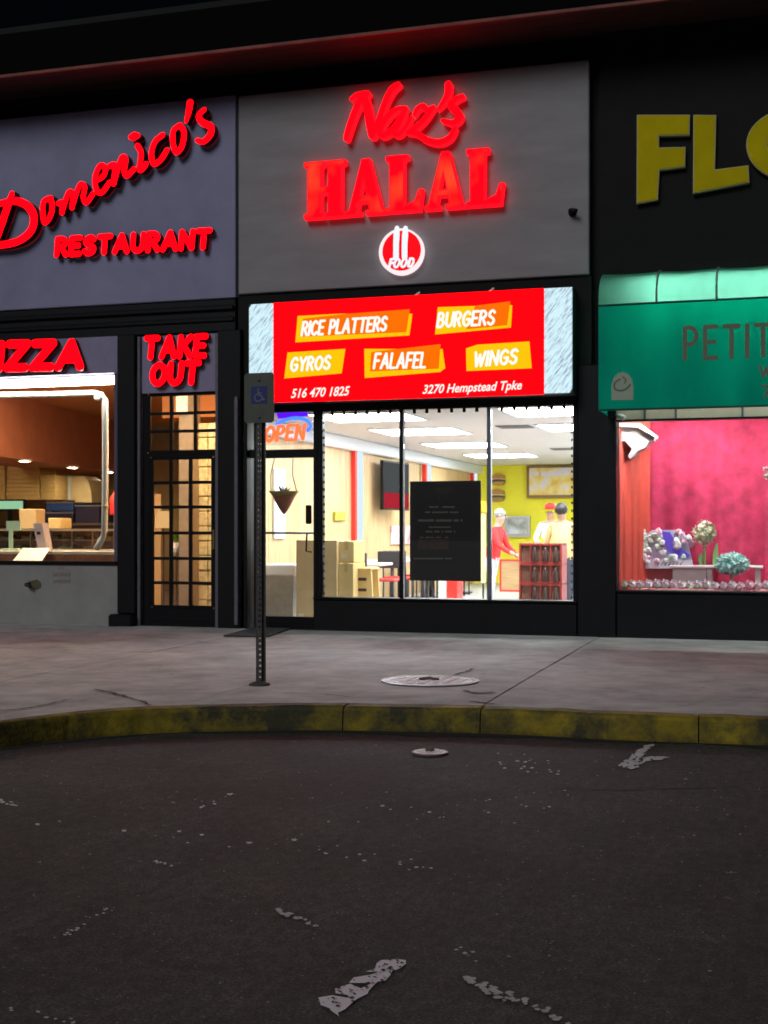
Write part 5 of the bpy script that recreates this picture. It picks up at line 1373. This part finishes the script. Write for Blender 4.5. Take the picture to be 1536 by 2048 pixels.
mb = MB(); mb.add([(q_[0][0], .1, q_[0][1]), (q_[1][0], .1, q_[1][1]), (q_[2][0], .3, q_[2][1]), (q_[3][0], .3, q_[3][1])] + [(q_[0][0], .104, q_[0][1]-.004), (q_[1][0], .104, q_[1][1]-.004), (q_[2][0], .304, q_[2][1]-.004), (q_[3][0], .304, q_[3][1]-.004)], [(0,1,2,3),(4,5,6,7),(0,1,5,4),(1,2,6,5),(2,3,7,6),(3,0,4,7)])
tag(mb.build('paper_notice', mat('shiny_paper', (.85, .74, .55), .4, var=.2, scale=10)), 'slanted sheet of pale paper leaning at the foot of the pizzeria window', 'paper')
def lit_thing(x0, y0, x1, y1, Y, dep_, m, name, label, cat, base=None):
    a, b, c_, d_ = rect(x0, y0, x1, y1, Y); t = thing(name, ((a+b)/2, Y, c_), label, cat); return t, a, b, c_, d_
t, a, b, c_, d_ = lit_thing(-10, 1002, 46, 1018, 4.9, .3, None, 'screen', 'mint green glowing order screen by the pizza boxes', 'screen')
bx('screen_casing', M_FRAME, t, a-.03, b+.03, 4.9, 4.96, c_-.03, d_+.03, .01); bx('screen_face', emis('mint_screen', (.45, .85, .5), .75), t, a, b, 4.89, 4.899, c_, d_)
bx('screen_stand', M_FRAME, t, (a+b)/2-.04, (a+b)/2+.04, 4.92, 4.95, 0.0, c_-.031); bx('screen_foot', M_FRAME, t, (a+b)/2-.2, (a+b)/2+.2, 4.8, 5.1, -.0, .02)
a, b, c_, d_ = rect(14, 1042, 42, 1100, .62)
t = thing('menu_stand', ((a+b)/2, .6, d_-.3), 'pale green sign card on a slim foot standing on the window ledge', 'stand')
_, _, lz, _ = rect(-120, 1102, 228, 1102, .32)
bx('card', mat('mint_card', (.45, .62, .4), .6), t, a, b, .6, .615, d_-.13, d_); bx('stem', MATS['mint_card'], t, a+.04, a+.10, .6, .62, lz+.03, d_-.131); bx('foot', MATS['mint_card'], t, a-.03, a+.16, .52, .7, lz+.001, lz+.028, .006)
a, b, c_, d_ = rect(70, 1046, 98, 1092, .6)
t = thing('napkin_dispenser', ((a+b)/2, .6, lz), 'leaning pinkish grey dispenser standing on the window ledge', 'dispenser')
MB().prism([(a+.08, lz+.001), (b, lz+.001), (b-.08, d_), (a, d_)], .55, .7).build('case', mat('pink_grey_plastic', (.5, .4, .38), .4), t)
bx('slot', M_DK, t, a+.06, b-.1, .545, .549, d_-.16, d_-.12)
tag(MB().box(*rect(96, 1036, 122, 1050, 1.4)[:2], 1.4, 1.7, Z0(110, 1062, Yd)+.03, Z0(110, 1036, 1.4), bev=.01).build('tan_box', M_CARD2), 'small tan box on top of the glass display case', 'box')
tag(MB().box(*rect(38, 1018, 72, 1034, 1.45)[:2], 1.45, 1.7, Z0(60, 1062, Yd)+.03, Z0(60, 1018, 1.45), bev=.01).build('tan_box', M_CARD), 'taller orange tan box on top of the glass display case', 'box')
a, b, c_, d_ = rect(217, 982, 232, 1030, 1.5)
rj = thing('fire_extinguisher', ((a+b)/2, 1.6, 1.0), 'red cylinder extinguisher on a stand at the window edge behind the pipe', 'extinguisher')
MB().lathe([(.0, c_), (.08, c_), (.085, c_+.03), (.085, d_-.1), (.04, d_-.04), (.02, d_)], ((a+b)/2, 1.6, 0), 14).build('cylinder', M_RSTR, rj)
MB().lathe([(.1, 0), (.1, .02), (.03, .03), (.03, c_)], ((a+b)/2, 1.6, 0), 12).build('stand', M_DK, rj)
# lobby behind the take out door: pale patterned glass blocks, a column, plants
Yg = 2.2
gb = thing('glass_block_screen', (X0(425, Yg), Yg, 0), 'pale glass block screen standing behind the take out door', 'screen')
a, b, c_, d_ = rect(388, 845, 470, 1252, Yg)
M_GB = mat('cloudy_glass_block', (.75, .68, .42), .2, var=.45, scale=14, bump=.4, bscale=20)
nx, nz_ = 3, 13
for i in range(nx):
    for j in range(nz_):
        bx('glass_block', M_GB, gb, a+(b-a)*i/nx+.006, a+(b-a)*(i+1)/nx-.006, Yg+random.uniform(-.006, .006), Yg+.1, d_*j/nz_+.006, d_*(j+1)/nz_-.006, .012)
bx('screen_frame', M_CARD, gb, a, b, Yg+.101, Yg+.14, 0, d_)
a, b, c_, d_ = rect(358, 790, 386, 1252, 2.0)
tag(MB().box(a, b, 2.0, 2.25, 0, 3.415).build('column', mat('taupe_column', (.26, .21, .16), .7, var=.2)), 'taupe square column in the lobby behind the take out door', 'column')
tag(MB().box(*rect(352, 790, 374, 830, 1.9)[:2], 1.9, 1.93, Z0(363, 825, 1.9), 3.41).build('hanging_banner', mat('pale_banner', (.7, .74, .7), .6)), 'narrow pale banner hanging in front of the lobby column', 'banner')
a, b, c_, d_ = rect(312, 1022, 342, 1056, 3.0)
lw = thing('lobby_lamp', ((a+b)/2, 3.0, 0), 'warm shaded lamp on a tall stand in the pizzeria lobby', 'lamp')
MB().lathe([((b-a)*.5, 0), ((b-a)*.38, d_-c_)], ((a+b)/2, 3.0, c_), 14).build('lamp_shade', emis('warm_shade', (1, .6, .25), .9), lw)
MB().lathe([(.14, 0), (.14, .02), (.015, .03), (.015, c_)], ((a+b)/2, 3.0, 0), 12).build('lamp_stand', M_DK, lw)
a, b, c_, d_ = rect(344, 1072, 360, 1112, 2.6)
lp = thing('potted_plant', ((a+b)/2, 2.6, 0), 'small green plant in a white pot on a slim stand in the lobby', 'plant')
MB().lathe([(.04, c_), (.07, c_+.2), (.06, c_+.2)], ((a+b)/2, 2.6, 0), 12).build('pot', M_WHITE, lp)
mb = MB()
for k in range(30):
    a_ = random.uniform(0, 6.28); q0 = Vector(((a+b)/2, 2.6, c_+.19)); r_ = random.uniform(.04, .1); hh = random.uniform(.08, .2)
    q1 = q0+Vector((r_*math.cos(a_), r_*math.sin(a_), hh)); sd = Vector((-math.sin(a_), math.cos(a_), 0))*.018
    mb.add([q0, (q0+q1)/2+sd, q1, (q0+q1)/2-sd], [(0,1,2,3)])
tag(mb.build('leaves', mat('leaf_green', (.12, .32, .03), .6), lp, fix=False), kind='stuff')
MB().lathe([(.12, 0), (.12, .02), (.015, .03), (.015, c_)], ((a+b)/2, 2.6, 0), 12).build('plant_stand', M_DK, lp)
tag(MB().box(*rect(305, 990, 322, 1012, 3.2)[:2], 3.2, 3.24, 0, Z0(313, 988, 3.2)).build('room_divider', mat('tan_panel_paint', (.6, .4, .2), .6)), 'upright tan panel standing at the left of the lobby lamp', 'panel')
# wall marks under the window: rusted outlet and faded stencil
hb_ = sign('wall_outlet', 'rusty stained outlet on the grey wall under the pizzeria window', 66, 1168, -.05, 'outlet')
c = P(64, 1169, -.05); k = SC(64)
pts = [(-13, -2), (-6, -6), (2, -8), (12, -10), (20, -4), (21, 3), (16, 8), (8, 10), (0, 5), (-8, 5)]
MB().prism([(c[0]+a_*k, c[1]-b_*k) for a_, b_ in [(p[0], p[1]) for p in pts]], -.058, -.051).build('stain_plate', mat('olive_rust', (.13, .115, .06), .9, var=.5, scale=20), hb_)
MB().tube([(c[0]-.04, -.055, c[1]), (c[0]-.04, -.12, c[1]), (c[0]+.03, -.15, c[1]-.02)], [.03, .028, .022], 8).build('spout', mat('black_iron', (.02, .018, .015), .6), hb_)
mb = MB(); sw = sign('stencil_notice', 'faded red stencil lines on the grey wall below the window', 124, 1155, -.05, 'notice')
for r_, (yy, hh, x0, x1) in enumerate(((1136, 7, 116, 130), (1149, 9, 106, 142), (1163, 9, 106, 142))):
    n_ = 8 if r_ else 3
    for i in range(n_):
        u = P(x0+(x1-x0)*i/n_, yy+hh/2, -.051); v = P(x0+(x1-x0)*(i+.72)/n_, yy-hh/2, -.051)
        mb.stroke([(u[0]+.006, u[1]+random.uniform(0, .02)), ((u[0]+v[0])/2, v[1]-random.uniform(0, .02)), (v[0]-.004, u[1]+random.uniform(0, .03))], .011, -.0525-.0002*i, -.0505, True)
mb.build('stencil_marks', mat('faded_red_print', (.26, .17, .18), .8), sw)

# ------------------------------------------------------------------ flower shop display
def drape(name, xa, xb, Y, za, zb, amp, wl, m, label, cat, slant=0.0, n=160, Y2=None):
    vs = []; rows = 8
    for j in range(rows+1):
        t = j/rows
        for i in range(n+1):
            u = i/n; x = xa+(xb-xa)*u
            f = math.sin(x*6.28/wl + 1.3*math.sin(x*3.1))*(.6+.4*math.sin(x*1.7)) + .35*math.sin(x*6.28/wl*2.3+2)
            vs.append((x+slant*t*(1-u), (Y if Y2 is None else Y+(Y2-Y)*u)+amp*f*(.45+.55*t), zb+(za-zb)*t))
    mb = MB(); mb.add(vs, [(j*(n+1)+i, j*(n+1)+i+1, (j+1)*(n+1)+i+1, (j+1)*(n+1)+i) for j in range(rows) for i in range(n)], 0, True)
    return tag(mb.build(name, m, fix=False), label, cat)
FZ = FWB - .009
M_VEL = mat('pink_velvet', (.49, .028, .1), .8, var=.5, scale=5, bump=.3, bscale=14, dark=(.26, .012, .046))
drape('velvet_curtain', X0(1262, 1.1), 3.8, 1.1, FZ, FWT+.19, .085, .62, M_VEL, 'pink velvet curtain hung across the back of the flower window', 'curtain')
drape('orange_drape', FW0-.004, X0(1300, .8), .36, FZ, FWT+.19, .045, .17, mat('coral_satin', (.55, .075, .05), .5, var=.2), 'coral orange drape hanging at the left side of the flower window', 'curtain', n=80, Y2=.82)
for xx in (-1.0, .9):
    t = thing('display_lamp', (xx, .25, FWT+.2), 'white tube lamp lighting the flower window from above, ' + ('over the plaque' if xx < 0 else 'beyond the right edge'), 'lamp')
    bx('tray', M_WHITE, t, xx-.62, xx+.62, .21, .29, FWT+.17, FWT+.199)
    bx('lamp_face', emis('display_tube_light', (1, .97, .95), 215), t, xx-.6, xx+.6, .215, .285, FWT+.155, FWT+.169)
# corbel bracket
cbk = sign('corbel_bracket', 'white carved bracket fixed high in the corner of the flower window', 1268, 885, .4, 'bracket')
cpt = [P(*p, .4) for p in ((1236, 852), (1278, 852), (1310, 874), (1308, 881), (1298, 884), (1290, 896), (1276, 902), (1268, 912), (1260, 918), (1256, 912), (1264, 898), (1250, 882), (1236, 884))]
M_CORB = mat('ivory_plaster', (.72, .68, .68), .6, var=.12)
MB().prism(cpt, .38, .6).build('scroll', M_CORB, cbk)
q1, q2 = P(1234, 852, .4), P(1314, 874, .4)
MB().prism([P(*p, .36) for p in ((1234, 846), (1280, 847), (1313, 870), (1311, 876), (1276, 854), (1234, 854))], .35, .64).build('shelf_top', M_CORB, cbk)
# table
a, b, c_, d_ = rect(1384, 1131, 1526, 1160, .8)
tb = thing('display_table', ((a+b)/2, .8, FZ), 'low white display table under the flowers', 'table')
bx('table_top', M_CORB, tb, a-.25, b, .66, .97, d_-.03, d_, .006)
for xx in (a-.22, a+.18, b-.09):
    bx('leg', M_CORB, tb, xx, xx+.06, .7, .76, FZ+.001, d_-.031); bx('leg', M_CORB, tb, xx, xx+.06, .88, .94, FZ+.001, d_-.031)
bx('apron', M_CORB, tb, a-.16, a+.17, .71, .73, FZ+.02, d_-.031)
TZ = d_
# plaque with purple sash
a, b, c_, d_ = rect(1286, 1060, 1386, 1138, .78)
pqz = c_
pq = thing('memorial_plaque', ((a+b)/2, .78, FZ), 'pale flower covered plaque with a violet sash on a dark stand', 'plaque')
W = lambda u, v: (a+(b-a)*u, c_+(d_-c_)*v)
MB().prism([W(*p) for p in ((.04, 0), (.96, 0), (1, .1), (.92, .55), (.82, .95), (.7, 1), (.18, 1), (.06, .86), (.02, .5), (0, .2))], .76, .82).build('board', mat('lilac_white', (.62, .58, .78), .6, var=.2, scale=10), pq)
MB().prism([W(*p) for p in ((.38, .97), (.55, .94), (.7, .6), (.95, .36), (.9, .3), (.64, .28), (.48, .5), (.42, .75))], .745, .759).build('sash', mat('violet_ribbon', (.16, .1, .75), .4, var=.2), pq)
MB().prism([W(*p) for p in ((.06, .02), (.92, .02), (1.0, .22), (.7, .26), (.35, .24), (.05, .26))], .743, .758).build('ribbon', mat('pale_ribbon', (.72, .68, .8), .5), pq)
mb = MB()
for i in range(7): mb.stroke([W(.3+.075*i, .1), W(.33+.075*i, .17)], .012, .7405, .7425, False)
mb.build('ribbon_marks', M_TRIM, pq)
mbp = MB()
for k in range(46):
    u, v = random.choice([(random.uniform(0, .4), random.uniform(.5, 1)), (random.uniform(.65, 1), random.uniform(.5, .97)), (random.uniform(0, 1), random.uniform(.2, .34)), (random.uniform(.02, .4), random.uniform(.25, .8))])
    p = W(u, v); mbp.ball((p[0], .74+random.uniform(-.01, .02), p[1]), random.uniform(.028, .05), mi=random.choice((0, 0, 1, 2)), sq=(1, .6, 1), jit=.25)
tag(mbp.build('blossoms', [mat('white_petal', (.8, .75, .82), .7), mat('pink_petal', (.8, .5, .6), .7), mat('pale_green_petal', (.55, .72, .6), .7)], pq), kind='stuff')
bx('stand', mat('dark_red_wood', (.2, .03, .03), .5), pq, a+.05, b-.05, .78, .86, FZ, c_-.001)
# flowers
def pom(name, label, px, py, r_px, Y, zbase, m, mg, leafm, nb=60, squash=1.0, leaves_px=()):
    c = P(px, py, Y); r = r_px*SC(px, Y)
    t = thing(name, (c[0], Y, zbase), label, 'flower')
    mb = MB()
    for k in range(nb):
        th = random.uniform(0, 6.28); ph_ = math.acos(random.uniform(-1, 1)); rr = r*random.uniform(.6, 1)
        p = (c[0]+rr*math.sin(ph_)*math.cos(th), Y+rr*.8*math.sin(ph_)*math.sin(th), c[1]+rr*squash*math.cos(ph_))
        # four-petal floret
        rr2 = r*.38; ax = Vector((math.sin(ph_)*math.cos(th), math.sin(ph_)*math.sin(th), math.cos(ph_))); e1 = ax.orthogonal().normalized(); e2 = ax.cross(e1); o_ = Vector(p); sp_ = random.uniform(0, 1.5)
        for i in range(4):
            a_ = sp_+i*math.pi/2; d1 = e1*math.cos(a_)+e2*math.sin(a_); d2 = e1*math.cos(a_+.8)+e2*math.sin(a_+.8); d0 = e1*math.cos(a_-.8)+e2*math.sin(a_-.8)
            mb.add([o_, o_+d0*rr2*.55+ax*rr2*.12, o_+d1*rr2*.9+ax*rr2*.55, o_+d2*rr2*.55+ax*rr2*.12], [(0,1,2,3)], random.choice((0, 0, 1)))
    tag(mb.build('petals', [m, mg], t, fix=False), kind='stuff')
    MB().ball((c[0], Y, c[1]), r*.5, sub=2, sq=(1, .8, squash)).build('core', mg, t)
    MB().tube([(c[0], Y, c[1]-r*.5*squash), (c[0]+.01, Y, zbase)], .012, 6).build('stem', leafm, t)
    for (bpx, bpy, tpx, tpy, wpx) in leaves_px:
        p0 = P(bpx, bpy, Y); p1 = P(tpx, tpy, Y); ww = wpx*SC(px, Y)/2; mdl = ((p0[0]+p1[0])/2, (p0[1]+p1[1])/2)
        mb = MB(); mb.add([(p0[0]-ww*.5, Y, max(p0[1], zbase)), (p0[0]+ww*.5, Y+.01, max(p0[1], zbase)), (mdl[0]+ww, Y+.03, mdl[1]), (p1[0]+ww*.3, Y-.02, p1[1]), (p1[0]-ww*.3, Y-.03, p1[1]), (mdl[0]-ww, Y-.01, mdl[1])], [(0,1,2,3,4,5)])
        mb.build('leaf', leafm, t, fix=False)
M_LF = mat('fresh_leaf', (.3, .62, .22), .5); M_PW = mat('cream_petal', (.8, .78, .58), .7); M_PW2 = mat('pale_lime_petal', (.62, .72, .46), .7)
M_PT = mat('mint_petal', (.55, .85, .78), .7); M_PT2 = mat('teal_petal', (.25, .6, .55), .7)
pom('tall_flower', 'tall cream pompom flower with upright green leaves on the display table', 1408, 1066, 21, .8, TZ+.001, M_PW, M_PW2, M_LF, 110, 1.1, ((1402, 1130, 1402, 1106, 11), (1428, 1130, 1434, 1086, 10)))
pom('low_flower', 'low mint green hydrangea spilling over the front of the display table', 1464, 1128, 30, .6, FZ, M_PT, M_PT2, M_LF, 150, .62, ((1450, 1140, 1436, 1112, 12),))
pom('edge_flower', 'dark leaved white flower at the right edge of the flower window', 1540, 945, 14, .5, FZ, M_WHITE, mat('dark_leaf', (.06, .12, .05), .6), mat('brown_stem', (.1, .08, .04), .7), 30, 1.2)
# garland of roses along the sill
gl = thing('rose_garland', (X0(1380, .42), .42, FZ), 'garland of white and pink roses lying along the window sill', 'garland')
xa, xb = X0(1240, .42), X0(1700, .42); nR = 27
rose = None
for i in range(nR):
    x = xa+(xb-xa)*(i+.5)/nR; y = .42+random.uniform(-.03, .03); r = random.uniform(.062, .08)
    mb = MB(); mi = 0
    for j in range(9):
        a0 = j*2.4; rr = r*(.25+.08*j); h0 = r*(1.1-.07*j)
        c0_ = Vector((x+.4*rr*math.cos(a0), y+.4*rr*math.sin(a0), FZ+r*.6))
        e = Vector((math.cos(a0), math.sin(a0), 0)); s_2 = Vector((-math.sin(a0), math.cos(a0), 0))
        mb.add([c0_-s_2*rr*.6, c0_+s_2*rr*.6, c0_+e*rr*.5+s_2*rr*.5+Vector((0, 0, h0)), c0_+e*rr*.55-s_2*rr*.5+Vector((0, 0, h0))], [(0,1,2,3)])
    mb.ball((x, y, FZ+r*.75), r*.72, sub=1, sq=(1, 1, .95), jit=.06)
    mb.build('rose', random.choice([MATS['white_petal'], MATS['white_petal'], MATS['white_petal'], MATS['pink_petal'], MATS['pale_green_petal']]), gl, fix=False)
mb = MB()
for k in range(120):
    x = random.uniform(xa, xb); y = .42+random.uniform(-.06, .06); a_ = random.uniform(0, 6.28); L = .06
    q0 = Vector((x, y, FZ+.012)); q1 = q0+Vector((L*math.cos(a_), L*.6*math.sin(a_), random.uniform(0, .05))); sd = Vector((-math.sin(a_), math.cos(a_), 0))*.014
    mb.add([q0, (q0+q1)/2+sd, q1, (q0+q1)/2-sd], [(0,1,2,3)])
tag(mb.build('leaves', M_LF, gl, fix=False), kind='stuff')
# small lamp by the window corner under the awning
wl = sign('corner_lamp', 'small white lamp head at the corner under the awning', 1243, 834, -.05, 'lamp')
c = P(1243, 833, -.1)
MB().tube([(c[0]-.06, -.06, c[1]+.02), (c[0]+.0, -.1, c[1]), (c[0]+.03, -.12, c[1]-.02)], [.02, .03, .035], 8).build('lamp_head', M_WHITE, wl)
bx('lamp_arm', M_FRAME, wl, c[0]-.08, c[0]-.05, -.075, .018, c[1]+.0, c[1]+.03)
